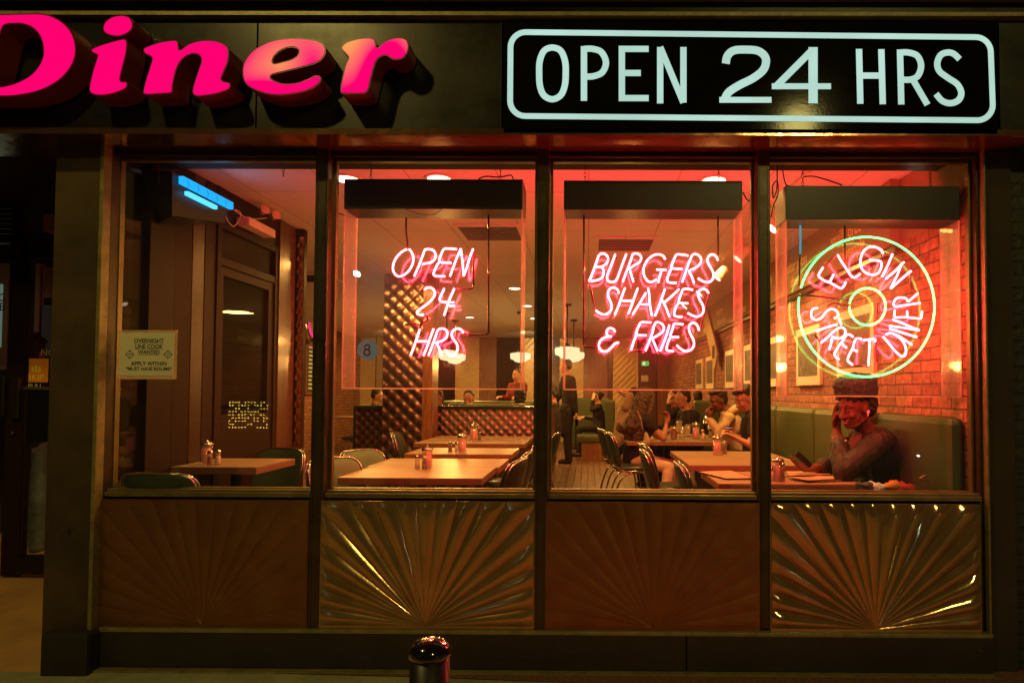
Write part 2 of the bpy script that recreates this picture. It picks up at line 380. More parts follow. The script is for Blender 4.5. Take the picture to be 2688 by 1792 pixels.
# bottom geometry
zs_top = PY(1344, 1288, -.02).z; zs_bot = PY(1344, 1312, YM).z
zp_top = PY(1344, 1318, YM).z; zp_bot = PY(1344, 1649, YM).z; zr_bot = PY(1344, 1663, -.07).z
bays = [(PY(238, 1400, YM).x+.045, MX[0][0]), (MX[0][1], MX[1][0]), (MX[1][1], MX[2][0]), (MX[2][1], PY(2585, 1400, YM).x)]
for a, b in bays:
    s_ = MB(); s_.box(a+.001, b-.001, -.028, .05, zs_bot+.012, zs_top); s_.box(a+.001, b-.001, -.045, -.029, zs_bot+.004, zs_top-.014)
    s_.build('sill', M['rail'], sf, bevel=.003)
MB().box(bays[0][0]-.04, bays[3][1]+.03, -.01, .04, zr_bot, zs_bot).build('panel_recess', M['gap'], sf)
# left pillar + mouldings
pl = rect(128, 400, 250, 1650, -.10)
MB().box(pl[0], pl[1], -.10, .035, .0, ZH-.001).build('left_pillar', M['pillar'], sf, bevel=.006)
MB().box(pl[1]+.001, pl[1]+.022, -.112, -.05, pl[2], ZH-.002).build('pillar_trim', M['trim'], sf, bevel=.003)
MB().box(pl[1]+.023, PY(295, 850, 0).x-.02, -.055, .03, pl[2], ZH-.002).build('jamb', M['bronze'], sf, bevel=.003)
MB().box(PY(295, 850, 0).x-.018, PY(295, 850, 0).x-.006, -.07, .03, zs_top, ZH-.002).build('window_bead', M['chain'], sf)
zpl = PY(200, 1657, -.14).z
pb = MB(); pb.bbox(PY(108, 1700, -.16).x, PY(232, 1700, -.16).x, -.17, .3, -.02, zpl, .02); pb.build('pillar_base', M['plinth'], sf)
# right jamb and pillar
xr0 = PY(2556, 850, 0).x; xr1 = PY(2583, 1000, -.05).x; xr2 = PY(2592, 1000, -.06).x; xr3 = PY(2664, 1000, -.05).x
MB().box(xr0+.002, xr1, -.03, .03, 0.0, ZH-.002).build('jamb', M['bronze'], sf, bevel=.003)
MB().box(xr1+.001, xr2, -.07, -.01, zr_bot, ZH-.002).build('pillar_trim', M['trim'], sf, bevel=.003)
MB().box(xr2+.001, xr3, -.045, .3, 0, ZH-.002).build('right_pillar', M['pillarR'], sf, bevel=.004)
# head frame, rails, plinth
zh = PY(1344, 415, 0).z
MB().box(XL, xr0, -.03, .03, zh, ZH-.003).build('head_frame', M['gap'], sf)
MB().box(XL, xr0, -.034, -.02, zh-.006, zh+.004).build('head_bead', M['bronze'], sf)
MB().box(bays[0][0]-.06, xr1+.01, -.085, .0, zr_bot, zr_bot+.020).build('bottom_rail', M['trim'], sf, bevel=.003)
pj = [bays[0][0]-.06, PY(1802, 1700, -.08).x, xr1+.01]
for a, b in zip(pj, pj[1:]):
    MB().box(a+.003, b-.003, -.08, .0, .03, zr_bot-.001).build('plinth', M['plinth'], sf, bevel=.004)
MB().box(bays[0][0]-.06, xr1+.01, -.125, -.002, -.02, .028).build('plinth_foot', M['trim'], sf, bevel=.005)
# windows
wb = [(XL+.01, MX[0][0]), (MX[0][1], MX[1][0]), (MX[1][1], MX[2][0]), (MX[2][1], xr0)]
for a, b in wb:
    MB().box(a+.002, b-.002, 0, .008, zs_top-.005, zh).build('window_pane', M['glass'], sf)
    MB().box(a+.001, a+.016, .010, .045, zs_top, zh).box(b-.016, b-.001, .010, .045, zs_top, zh).box(a+.016, b-.016, .010, .045, zh-.018, zh).box(a+.016, b-.016, .010, .045, zs_top-.004, zs_top+.006).build('window_frame', M['rail'], sf)
# fluted sunburst panels
def metal_brushed(name, rough, col=(.52, .31, .12), an=.85):
    m = pbr(name, col, rough, .72, .16, 5, .05, 45, rvar=.04); b = m.node_tree.nodes['Principled BSDF']
    b.inputs['Anisotropic'].default_value = an; c = m.node_tree.nodes.new('ShaderNodeCombineXYZ'); c.inputs[2].default_value = 1
    m.node_tree.links.new(c.outputs[0], b.inputs['Tangent']); return m
pm = [metal_brushed('panel_dull', .42, (.22, .098, .034), .5), metal_brushed('panel_satin', .17, (.42, .27, .12), .3), metal_brushed('panel_dull_warm', .40, (.23, .09, .03), .5), metal_brushed('panel_bright', .10, (.44, .28, .13), .4)]
PD = [.0045, .017, .0045, .020]
pxb = [(257, 806, 532), (843, 1400, 1116), (1434, 1991, 1714), (2025, 2572, 2298)]
for i, (xa, xb, xc) in enumerate(pxb):
    a, b, c0 = PY(xa, 1480, YM).x, PY(xb, 1480, YM).x, PY(xc, 1645, YM).x
    m = MB(); z0, z1 = zp_bot, zp_top; ox, oz = c0, z0+.012; ns = 19; sub = 10; nr = 26
    def hit(t):
        dx, dz = math.cos(t), math.sin(t); k = 1e9
        if dx > 1e-6: k = min(k, (b-ox)/dx)
        if dx < -1e-6: k = min(k, (a-ox)/dx)
        if dz > 1e-6: k = min(k, (z1-oz)/dz)
        return k
    for s_ in range(ns):
        t0, t1 = math.pi*s_/ns, math.pi*(s_+1)/ns; vs = []; fs = []
        corners = [math.atan2(z1-oz, b-ox), math.atan2(z1-oz, a-ox)]
        tt = sorted([t0+(t1-t0)*j/sub for j in range(sub+1)]+[c for c in corners if t0 < c < t1])
        for t in tt:
            u = (t-t0)/(t1-t0); K = hit(t)
            for r_ in range(nr+1):
                q = K*(r_/nr)**1.0
                edge = min(1, (K-q)/.035)
                h = (PD[i]*math.sin(math.pi*u)**.9)*min(1, q/.55)*(.25+.75*edge) + .0012*mnoise.noise(Vector((q*6, s_*3.1+i*9, u*2)))
                x, z = ox+math.cos(t)*q, oz+math.sin(t)*q
                vs.append((x, YM-.004-h, z))
        w_ = nr+1
        for j in range(len(tt)-1):
            for r_ in range(nr): fs.append((j*w_+r_, j*w_+r_+1, (j+1)*w_+r_+1, (j+1)*w_+r_))
        m.add(vs, fs, True)
    p = m.build('sunburst_panel', pm[i], sf, weld=False)
    fl = MB().box(a-.006, b+.006, YM-.001, YM+.02, z0-.004, z1+.004).build('panel_backing', pm[i], sf)
# neighbour painted brick
M['gbrick'] = brickmat('painted_brick', (.022, .024, .018), (.016, .018, .014), (.006, .006, .005), .21, .073, 'XZ', .006, .8, .6)
nb = MB().box(xr3+.012, 5.5, -.02, .35, 0, ZH-.002).build('neighbour_wall', M['gbrick'])
tag(nb, 'dark green painted brick wall at the right edge of the shop front', 'wall')
# ---------------------------------------------------------------- channel letters "Diner"
k1 = .3827
LET = {
 'D': ([(-250,640),(-235,600),(-190,570),(-150,420),(-110,250),(-80,170),(-110,135),(-105,110),(0,103),(120,100),(280,98),(370,118),(450,168),(503,235),(527,320),(522,400),(485,480),(415,555),(320,612),(220,645),(100,665),(0,668),(-150,668),(-230,665)],
       [[(25,195),(50,176),(90,171),(160,173),(225,198),(275,250),(298,320),(297,395),(262,468),(205,525),(125,568),(60,588),(0,598),(-65,598),(-78,560),(-40,440),(0,270)]]),
 'i': ([(628,348),(655,328),(740,298),(845,271),(873,280),(879,315),(872,375),(848,470),(832,545),(845,562),(872,563),(882,585),(862,618),(790,647),(710,662),(645,655),(618,632),(618,590),(640,490),(670,395),(665,382),(640,370)], []),
 'dot': ([(710,195),(728,152),(775,120),(835,108),(890,120),(917,160),(912,205),(872,240),(815,258),(755,250),(720,228)], []),
 'n': ([(985,345),(1012,323),(1100,293),(1195,279),(1224,288),(1232,318),(1240,345),(1300,305),(1385,282),(1475,283),(1545,308),(1574,350),(1570,425),(1545,490),(1525,545),(1545,562),(1580,570),(1588,590),(1570,622),(1500,648),(1420,663),(1350,667),(1322,640),(1330,585),(1358,500),(1382,425),(1372,390),(1335,376),(1285,392),(1240,435),(1212,500),(1192,590),(1182,642),(1090,652),(1005,656),(984,635),(1000,560),(1025,480),(1045,410),(1030,392),(997,375)], []),
 'e': ([(1665,480),(1685,415),(1745,345),(1850,290),(1960,268),(2080,268),(2180,285),(2230,320),(2235,375),(2190,430),(2080,467),(1980,492),(1868,522),(1880,552),(1950,575),(2040,570),(2120,540),(2165,520),(2200,528),(2206,556),(2180,590),(2110,628),(2000,652),(1900,659),(1800,642),(1710,602),(1672,550)],
       [[(1875,428),(1885,395),(1920,360),(1970,336),(2020,332),(2050,350),(2040,385),(2000,410),(1935,428),(1890,438)]]),
 'r': ([(2343,340),(2355,310),(2390,288),(2460,268),(2530,262),(2568,273),(2582,300),(2585,328),(2595,328),(2625,300),(2680,270),(2740,260),(2790,275),(2808,320),(2795,375),(2760,410),(2710,418),(2680,405),(2650,388),(2615,395),(2585,425),(2565,480),(2545,560),(2530,620),(2505,645),(2430,650),(2350,646),(2335,620),(2348,540),(2370,450),(2390,402),(2372,375)], []),
}
def pinkface():
    m = bpy.data.materials.new('letter_face_lit'); m.use_nodes = True; nt = m.node_tree; nt.nodes.remove(nt.nodes['Principled BSDF'])
    e = nt.nodes.new('ShaderNodeEmission'); tc = nt.nodes.new('ShaderNodeTexCoord')
    n = nt.nodes.new('ShaderNodeTexNoise'); n.inputs['Scale'].default_value = 3.6; n.inputs['Detail'].default_value = 0
    nt.links.new(tc.outputs['Object'], n.inputs[0])
    sp = nt.nodes.new('ShaderNodeSeparateXYZ'); nt.links.new(tc.outputs['Object'], sp.inputs[0])
    mr = nt.nodes.new('ShaderNodeMapRange'); mr.inputs[1].default_value = -.9; mr.inputs[2].default_value = .25; mr.inputs[3].default_value = -.13; mr.inputs[4].default_value = .05
    nt.links.new(sp.outputs[0], mr.inputs[0])
    ad = nt.nodes.new('ShaderNodeMath'); nt.links.new(n.outputs[0], ad.inputs[0]); nt.links.new(mr.outputs[0], ad.inputs[1])
    cr = nt.nodes.new('ShaderNodeValToRGB'); E = cr.color_ramp.elements
    E[0].position = .56; E[0].color = (1, 0.0, .165, 1); E[1].position = .76; E[1].color = (1, .20, .12, 1)
    x_ = cr.color_ramp.elements.new(.84); x_.color = (1, .36, .10, 1)
    nt.links.new(ad.outputs[0], cr.inputs[0]); nt.links.new(cr.outputs[0], e.inputs[0]); e.inputs[1].default_value = 1.0
    nt.links.new(e.outputs[0], nt.nodes['Material Output'].inputs[0]); return m
M['letterface'] = pinkface()
M['letterside'] = pbr('letter_return', (.10, .014, .007), .3, 0, .15, 8, spec=.4, emit=(1, .05, .02), es=.006)  # weak emission puts a red glow into the letter sides
M['lettertrim'] = pbr('letter_trim_cap', (.12, .008, .01), .3, 0, 0)
ds = thing('diner_letter_sign', 'glowing pink channel letters spelling Diner on the dark fascia', 'sign', (-1.6, YF, 3.2))
def loopw(pts, Y): return [(lambda v: (v.x+1.6, v.z-3.2))(PY(a, b, Y)) for a, b in pts]
YL = YF-.135
def shrink(lp, d):
    n = len(lp); A = sum(lp[i][0]*lp[(i+1) % n][1]-lp[(i+1) % n][0]*lp[i][1] for i in range(n)); sg = 1 if A > 0 else -1; out = []
    for i in range(n):
        (ax, ay), (bx, by) = lp[i-1], lp[(i+1) % n]; tx, ty = bx-ax, by-ay; L = math.hypot(tx, ty) or 1
        out.append((lp[i][0]-ty/L*d*sg, lp[i][1]+tx/L*d*sg))
    return out
for k, (o_, hs) in LET.items():
    L = [crv([(a*k1, b*k1) for a, b in lp], 5, True) for lp in [o_]+hs]
    L = [loopw(lp, YL) for lp in L]
    b_ = MB(); b_.poly(L, YL-YF, -.012, front=False); lt = b_.build('letter', M['letterside'], ds, weld=False)
    L2 = [shrink(L[0], .007)]+[shrink(h, -.007) for h in L[1:]]
    t_ = MB(); t_.poly(L, YL-YF-.004, YL-YF-.001); t_.build('trim_cap', M['lettertrim'], lt, weld=False)
    fc = MB(); fc.poly(L2, YL-YF-.0065, YL-YF-.005, side=True); fc.build('lit_face', M['letterface'], lt, weld=False)
# ---------------------------------------------------------------- OPEN 24 HRS light box
os_ = thing('open_hours_sign', 'black backlit fascia sign reading OPEN 24 HRS inside a rounded border', 'sign', PY(1970, 200, YF))
os_o = Vector(os_.location)
def W(x, y, Y): return PY(x, y, Y)-os_o
sb = rect(1322, 60, 2618, 350, YF-.012)
MB().box(sb[0]-os_o.x, sb[1]-os_o.x, YF-.012-os_o.y, YF-.001-os_o.y, ZB+.004-os_o.z, ZT-.004-os_o.z).build('black_face', M['signblack'], os_, bevel=.003)
def ribbon(mb, pts, w, Y, closed=False):
    P = [W(a, b, Y) for a, b in pts]; n = len(P); vs = []; fs = []
    for i in range(n):
        if closed: d0, d1 = (P[i]-P[i-1]), (P[(i+1) % n]-P[i])
        else: d0 = P[i]-P[i-1] if i else P[1]-P[0]; d1 = P[i+1]-P[i] if i < n-1 else d0
        d0 = Vector((d0.x, d0.z)).normalized(); d1 = Vector((d1.x, d1.z)).normalized(); t = (d0+d1).normalized()
        k = 1/max(.45, t.dot(d0)); nx, nz = -t.y*w/2*k, t.x*w/2*k
        vs += [(P[i].x+nx, P[i].y, P[i].z+nz), (P[i].x-nx, P[i].y, P[i].z-nz)]
    m_ = n if closed else n-1
    for i in range(m_): j = (i+1) % n; fs.append((2*i, 2*i+1, 2*j+1, 2*j))
    mb.add(vs, fs)
wd = .033; e_ = [0]
def z2(p): return [(800+a*k1, b*k1) for a, b in p]
def z3(p): return [(1788+a*k1, b*k1) for a, b in p]
def letter(strokes, cvt, wds=None):
    m = MB()
    for i, s_ in enumerate(strokes):
        cl = s_[0] == 'c'; pts = s_[1]; e_[0] += 1
        pts = cvt(pts) if cvt else pts
        if s_[0] in ('c', 's'): pts = crv(pts, 8, cl)
        ribbon(m, pts, (wds[i] if wds else wd), YF-.0125-.0006*(i+1), cl)
    m.build('lit_letter', M['cyanlit'], os_)
letter([('c', [(1698,328),(1755,350),(1785,420),(1790,505),(1783,590),(1755,655),(1698,682),(1640,655),(1613,590),(1608,505),(1612,420),(1642,350)])], z2)
letter([('l', [(1915,318),(1915,693)]), ('s', [(1915,337),(1975,337),(2035,360),(2066,430),(2040,498),(1975,525),(1915,525)])], z2)
letter([('l', [(2359,337),(2175,337),(2175,674),(2359,674)]), ('l', [(2178,502),(2305,502)])], z2)
letter([('l', [(1733,272),(1733,124)]), ('l', [(1733,124),(1794,270)]), ('l', [(1794,270),(1794,124)])], lambda p: p)
letter([('s', [(306,438),(318,385),(362,348),(445,342),(525,350),(572,385),(582,430),(560,485),(490,540),(400,585),(325,635),(296,690)]), ('l', [(262,686),(620,686)])], z3, [.042, .031])
letter([('l', [(905,710),(905,325)]), ('l', [(900,345),(645,600)]), ('l', [(622,593),(1028,593)])], z3, [.048, .036, .031])
letter([('l', [(1220,337),(1229,713)]), ('l', [(1373,339),(1383,716)]), ('l', [(1225,520),(1380,520)])], z3)
letter([('l', [(1501,341),(1510,718)]), ('s', [(1503,362),(1560,362),(1620,385),(1646,450),(1625,520),(1575,547),(1506,547)]), ('l', [(1592,552),(1690,720)])], z3)
letter([('s', [(1910,408),(1868,370),(1825,362),(1780,380),(1757,435),(1772,490),(1830,535),(1895,580),(1922,640),(1900,690),(1845,709),(1790,692),(1748,645)])], z3)
def rr(x0, y0, x1, y1, y2, y3, r):   # TL TR BR BL corners, rounded
    cs = [((x0[0]+r, y0+r), 180), ((x1[0]-r, y1+r), 270), ((x1[1]-r, y2-r), 0), ((x0[1]+r, y3-r), 90)]; o = []
    for (cx, cy), a in cs:
        for j in range(9): t = math.radians(a+90*j/8); o.append((cx+r*math.cos(t), cy+r*math.sin(t)))
    return o
bd = MB(); ribbon(bd, rr((1340, 1339), 85, (2601, 2606), 98, 316, 305, 40), .030, YF-.0132, True)
bd.build('lit_border', M['cyanlit'], os_)

# ---------------------------------------------------------------- hanging neon signs
def chain(mb, a, b, link=.03):
    a, b = Vector(a), Vector(b); L = (b-a).length; n = max(2, int(L/link/.8)); d = (b-a)/n
    for i in range(n):
        c = a+d*(i+.5); pts = []
        for k in range(10):
            t = 2*math.pi*k/10; q = math.cos(t)*.007
            pts.append(c+d.normalized()*math.sin(t)*link*.52+(Vector((q, 0, 0)) if i % 2 else Vector((0, q, 0))))
        mb.tube(pts, .0018, 5, True)
def neon_sign(label, org, sc, box, acr, strokes, dark, chains, YT, grp, tube_r=.0049, D=(.06, .26)):
    """box=(x0,y0,x1,y1) front face of the housing in photo px"""
    bx = rect(*box, D[0]); t = thing('neon_window_sign', label, 'neon sign', ((bx[0]+bx[1])/2, D[0], bx[2]), 0, grp); o = Vector(t.location)
    off = lambda p: Vector(p)-o
    h = MB(); h.bbox(bx[0]-o.x, bx[1]-o.x, 0, D[1]-D[0], 0, bx[3]-bx[2], .004); h.build('housing', M['black'], t)
    for k in range(5):
        x = bx[0]+(bx[1]-bx[0])*(k+.5)/5-o.x; MB().lathe([(.004, -.003), (.004, 0)], (x, D[1]-D[0]-.02, 0), 8).build('screw', M['chain'], t)
    x0, x1 = bx[0]+.002-o.x, bx[1]-.002-o.x; zb = PY((box[0]+box[2])/2, acr, D[0]).z-o.z; dd = D[1]-D[0]; th = .005
    MB().box(x0+th, x1-th, .001, th, zb+th, -.001).build('acrylic_sheet', M['acryl'], t); MB().box(x0+th, x1-th, dd-th, dd-.001, zb+th, -.001).build('acrylic_sheet', M['acryl'], t)
    MB().box(x0, x0+th-.0005, .001, dd-.001, zb+th, -.001).build('acrylic_side', M['acrylside'], t); MB().box(x1-th+.0005, x1, .001, dd-.001, zb+th, -.001).build('acrylic_side', M['acrylside'], t)
    e = MB()
    for yy in (0, dd-.010):
        e.box(x0, x1, yy, yy+.010, zb-.003, zb+th-.001)
        for xx in (x0-.001, x1-th): e.box(xx, xx+.006, yy+.0005, yy+.0095, zb+th, -.001)
    for xx in (x0, x1-th): e.box(xx, xx+.005, .0105, dd-.0105, zb-.002, zb+th-.002)
    e.build('acrylic_edge', M['acryledge'], t)
    for mat, grp_ in strokes:
        m = MB()
        for s_ in grp_:
            kind, pts = s_
            P = [(org[0]+p[0]*sc, org[1]+p[1]*sc) for p in pts]
            if kind in ('s', 'c'): P = crv(P, 7, kind == 'c')
            P = [off(PY(p[0], p[1], YT)) for p in P]
            m.tube(P, tube_r, 8, kind == 'c')
        m.build('neon_tube', M[mat], t, weld=False)
    for kind, pts in dark:
        m = MB()
        P = [(org[0]+p[0]*sc, org[1]+p[1]*sc) for p in pts]
        if kind == 's': P = crv(P, 7)
        m.tube([off(PY(p[0], p[1], YT+.012)) for p in P], .0058, 8); m.build('blocked_tube', M['blackglass'], t, weld=False)
    for cx, cy in chains:
        c_ = MB(); p = PY(cx, cy, (D[0]+D[1])/2)-o; chain(c_, (p.x, (D[1]-D[0])/2, 2.98-o.z), (p.x, (D[1]-D[0])/2, bx[3]-bx[2]+.03))
        c_.tube([(p.x, (D[1]-D[0])/2, bx[3]-bx[2]-.002), (p.x, (D[1]-D[0])/2, bx[3]-bx[2]+.035)], .0022, 6); c_.build('chain', M['chain'], t, weld=False)
    return t
M['acrylside'] = glassy('acrylic_side_sheet', .16, .05, haze=.16, hazecol=(1, .70, .62), rough2=.3, mix2=.5)
NG = 'neon signs hanging in the windows'
s1 = [('pink', [('s', [(285,120),(230,145),(170,200),(125,270),(105,350),(115,410),(150,455),(195,467),(260,440),(320,380),(360,300),(368,230),(355,180),(330,135),(310,120)]),
  ('l', [(380,465),(432,345),(470,250),(500,165)]), ('s', [(500,165),(520,125),(570,118),(625,135),(655,190),(640,250),(590,290),(530,300),(485,312)]),
  ('s', [(925,118),(850,112),(775,112),(745,140),(720,200),(700,250),(712,280),(740,290),(800,290),(858,296)]), ('s', [(712,280),(680,310),(655,360),(630,420),(632,450),(665,464),(720,465),(775,467)]),
  ('l', [(838,467),(885,340),(930,220),(978,112)]), ('l', [(978,112),(990,200),(1005,330),(1015,462)]), ('l', [(1015,462),(1060,340),(1095,220),(1135,115)])]),
 ('pink', [('s', [(510,640),(540,615),(590,612),(630,640),(645,690),(625,740),(560,810),(480,870),(430,905),(415,935),(435,955),(500,962)]),
  ('s', [(765,622),(735,690),(708,745),(712,780),(750,795),(800,800),(890,802)]), ('l', [(895,622),(870,680),(830,770),(800,860),(762,970)]), ('l', [(830,846),(898,846)])]),
 ('pink', [('l', [(452,1145),(410,1270),(372,1380),(332,1482)]), ('l', [(628,1140),(590,1240),(545,1370),(498,1485)]), ('l', [(415,1302),(575,1300)]),
  ('l', [(562,1485),(610,1360),(650,1250),(672,1180)]), ('s', [(672,1180),(700,1145),(750,1138),(795,1165),(805,1210),(785,1260),(735,1295),(670,1315),(660,1330)]), ('s', [(668,1322),(690,1370),(715,1430),(738,1485)]),
  ('s', [(1010,1190),(980,1150),(930,1138),(880,1165),(860,1215),(875,1265),(915,1315),(938,1370),(930,1430),(900,1475),(860,1483),(815,1455),(790,1415)])])]
M['white'] = M['white']
d1 = [('s', [(290,100),(292,50),(285,-20),(275,-110),(275,-290)]), ('l', [(1335,-120+(-620)),(1335,-200),(1335,400),(1335,1200)]), ('s', [(1015,1192),(1050,1215),(1150,1218),(1290,1215),(1332,1200)]),
  ('l', [(1138,130),(1140,590)]), ('l', [(1140,600),(1110,625),(890,625)]), ('s', [(500,965),(545,985),(545,1030),(500,1055),(460,1100),(455,1140)]), ('l', [(260,1085),(470,1080)])]
d1[1] = ('l', [(1335,-370),(1335,400),(1335,1200)])
neon_sign('pink neon window sign reading OPEN 24 HRS in a clear case', (1010, 630), .2041, (903, 470, 1372, 549), 1020, s1, d1, [(974, 440), (1314, 440)], .165, NG)
s2 = [('pink', [('l', [(88,480),(145,340),(190,210),(225,115)]), ('s', [(225,115),(260,85),(310,90),(352,130),(355,180),(330,230),(270,268),(185,278)]), ('s', [(185,278),(250,275),(290,310),(295,370),(265,430),(200,462),(115,472)]),
  ('s', [(460,95),(410,230),(360,350),(342,420),(355,465),(400,488),(450,480),(490,430),(520,350),(570,210),(618,90)]),
  ('l', [(565,485),(615,350),(665,220),(690,150)]), ('s', [(690,150),(710,95),(750,82),(805,100),(828,150),(800,210),(740,245),(675,290),(668,320)]), ('s', [(668,320),(690,390),(718,488)]),
  ('s', [(1168,165),(1140,120),(1085,97),(1010,105),(930,165),(875,250),(860,340),(880,420),(930,480),(985,485),(1045,450)]), ('l', [(1185,315),(1045,312)]), ('l', [(1118,325),(1090,410),(1070,495)]),
  ('s', [(1495,115),(1410,100),(1335,98),(1300,150),(1275,220),(1258,270),(1290,295),(1350,300),(1412,302)]), ('s', [(1265,290),(1235,340),(1205,420),(1200,475),(1235,495),(1330,500)]),
  ('l', [(1410,490),(1460,350),(1500,230),(1540,130)]), ('s', [(1540,130),(1570,95),(1625,98),(1670,140),(1678,195),(1650,245),(1590,290),(1515,325),(1515,350)]), ('s', [(1515,350),(1550,420),(1578,505)]),
  ('s', [(1918,182),(1895,130),(1850,97),(1800,110),(1770,160),(1780,225),(1825,300),(1855,370),(1845,440),(1800,485),(1730,485),(1680,465),(1635,435)])]),
 ('pink', [('s', [(508,650),(495,600),(450,570),(400,575),(360,620),(360,690),(390,760),(410,830),(395,890),(350,935),(290,948),(230,925),(185,890)]),
  ('l', [(598,570),(550,700),(505,830),(455,950)]), ('l', [(780,575),(730,710),(690,830),(645,940)]), ('l', [(540,752),(700,755)]),
  ('l', [(895,640),(830,750),(770,850),(705,950)]), ('s', [(925,575),(940,650),(950,780),(955,830),(968,900),(980,965)]), ('l', [(825,805),(950,805)]),
  ('l', [(1165,585),(1120,720),(1075,850),(1025,965)]), ('s', [(1365,590),(1270,680),(1160,770),(1130,745)]), ('l', [(1130,745),(1180,850),(1228,980)]),
  ('s', [(1562,600),(1490,585),(1425,590),(1400,640),(1375,710),(1360,770),(1390,785),(1495,790)]), ('s', [(1368,775),(1330,830),(1300,910),(1300,960),(1340,978),(1410,980)]),
  ('s', [(1785,645),(1750,600),(1705,588),(1655,610),(1635,665),(1660,740),(1700,810),(1715,880),(1690,945),(1630,978),(1560,965),(1490,928)])]),
 ('pink', [('s', [(458,1195),(430,1155),(385,1142),(345,1170),(340,1220),(370,1255),(412,1258)]), ('s', [(412,1258),(330,1268),(260,1305),(228,1370),(240,1435),(290,1470),(350,1460),(410,1410),(455,1360),(512,1345)])]),
 ('pink', [
  ('s', [(968,1062),(890,1058),(825,1062),(795,1110),(770,1170),(758,1230)]), ('l', [(758,1240),(720,1340),(685,1455)]), ('l', [(758,1240),(905,1245)]),
  ('l', [(888,1462),(940,1340),(990,1200),(1010,1110)]), ('s', [(1010,1110),(1035,1065),(1080,1060),(1130,1090),(1150,1140),(1125,1200),(1060,1245),(985,1285)]), ('s', [(985,1285),(1020,1370),(1060,1465)]),
  ('l', [(1228,1095),(1190,1230),(1140,1360),(1098,1468)]),
  ('s', [(1425,1090),(1350,1080),(1295,1085),(1275,1150),(1250,1220),(1240,1260),(1280,1268),(1362,1268)]), ('s', [(1245,1265),(1215,1330),(1190,1410),(1195,1455),(1290,1470)]),
  ('s', [(1650,1175),(1625,1105),(1575,1065),(1520,1090),(1505,1150),(1530,1230),(1570,1310),(1575,1390),(1530,1450),(1450,1465),(1380,1430),(1335,1385)])])]
d2 = [('l', [(15,-560),(15,300),(12,1370)]), ('s', [(12,1370),(40,1410),(100,1412),(220,1420)]), ('l', [(90,500),(120,620),(180,880)]), ('s', [(1918,-550),(1920,-300),(1920,40),(1905,130)]),
  ('l', [(1785,650),(1740,850),(1690,1050),(1655,1180)]), ('l', [(690,1460),(880,1460)]), ('l', [(1410,975),(1485,930)]), ('l', [(645,950),(705,955)])]
neon_sign('pink neon window sign reading BURGERS SHAKES and FRIES in a clear case', (1530, 650), .1849, (1480, 474, 1949, 551), 1023, s2, d2, [(1536, 440), (1887, 440)], .165, NG)
th_ = lambda cx, cy, rx, ry, n=40, a0=0: [(cx+rx*math.cos(a0+2*math.pi*i/n), cy+ry*math.sin(a0+2*math.pi*i/n)) for i in range(n)]
ringgap = lambda cx, cy, rx, ry, a0, a1, n=60: [(cx+rx*math.cos(math.radians(a0+(a1-a0)*i/n)), cy+ry*math.sin(math.radians(a0+(a1-a0)*i/n))) for i in range(n+1)]
s3 = [('pink', [('s', [(315,400),(290,440),(270,480),(290,510),(340,540),(385,555),(450,590),(500,615),(530,590),(550,550)]), ('l', [(425,470),(385,550)]),
  ('s', [(465,268),(500,330),(560,420),(600,480),(630,503),(665,490),(695,465)]),
  ('s', [(935,258),(905,215),(850,190),(780,195),(725,245),(702,320),(710,400),(750,450),(820,475),(880,460),(910,410),(915,350),(880,330),(800,325)]),
  ('l', [(1030,262),(985,370),(925,495)]), ('l', [(1148,345),(1065,430),(960,518)]), ('l', [(1115,385),(1080,480),(1010,615)]), ('l', [(1222,435),(1120,520),(1015,615)])]),
 ('pink', [('s', [(1292,665),(1240,710),(1190,752)]), ('s', [(1190,752),(1170,720),(1120,708),(1070,720),(1042,765),(1055,800),(1110,795)]), ('l', [(1110,795),(1315,765)]),
  ('s', [(1055,835),(1050,890),(1065,912),(1110,912),(1180,912),(1300,925),(1325,915),(1335,850)]), ('l', [(1180,845),(1182,912)]),
  ('l', [(1032,935),(1160,985),(1305,1045)]), ('l', [(1000,1000),(1150,1020),(1305,1045)]), ('l', [(1000,1030),(1130,1070),(1280,1115)]), ('l', [(1080,1095),(1150,1140),(1230,1195)]),
  ('s', [(935,1110),(1000,1190),(1070,1270),(1130,1315),(1165,1290),(1165,1220),(1130,1150),(1060,1090),(1000,1075),(960,1090)])]),
 ('pink', [('s', [(262,818),(215,825),(192,870),(205,920),(250,938),(300,915),(345,860),(390,828),(440,835),(470,875),(460,910),(430,920)]),
  ('l', [(248,1055),(350,1015),(455,985)]), ('s', [(480,925),(492,960),(505,995)]),
  ('l', [(295,1175),(370,1110),(440,1045)]), ('s', [(440,1045),(490,1018),(535,1030),(545,1080),(510,1120),(460,1130),(410,1110)]), ('l', [(410,1115),(398,1180),(380,1245)]),
  ('s', [(625,1115),(590,1090),(555,1095),(520,1150),(470,1220),(435,1280),(440,1310),(480,1345)]), ('l', [(515,1190),(558,1228)]),
  ('s', [(712,1135),(665,1130),(640,1160),(620,1230),(580,1310),(572,1360),(620,1400)]), ('l', [(620,1240),(668,1262)]),
  ('s', [(728,1148),(790,1140),(850,1138),(848,1165)]), ('l', [(792,1145),(790,1270),(782,1410)])]),
 ('green', [('s', ringgap(762, 805, 700, 718, 196, 548)), ('s', ringgap(773, 803, 186, 190, 190, 540))])]
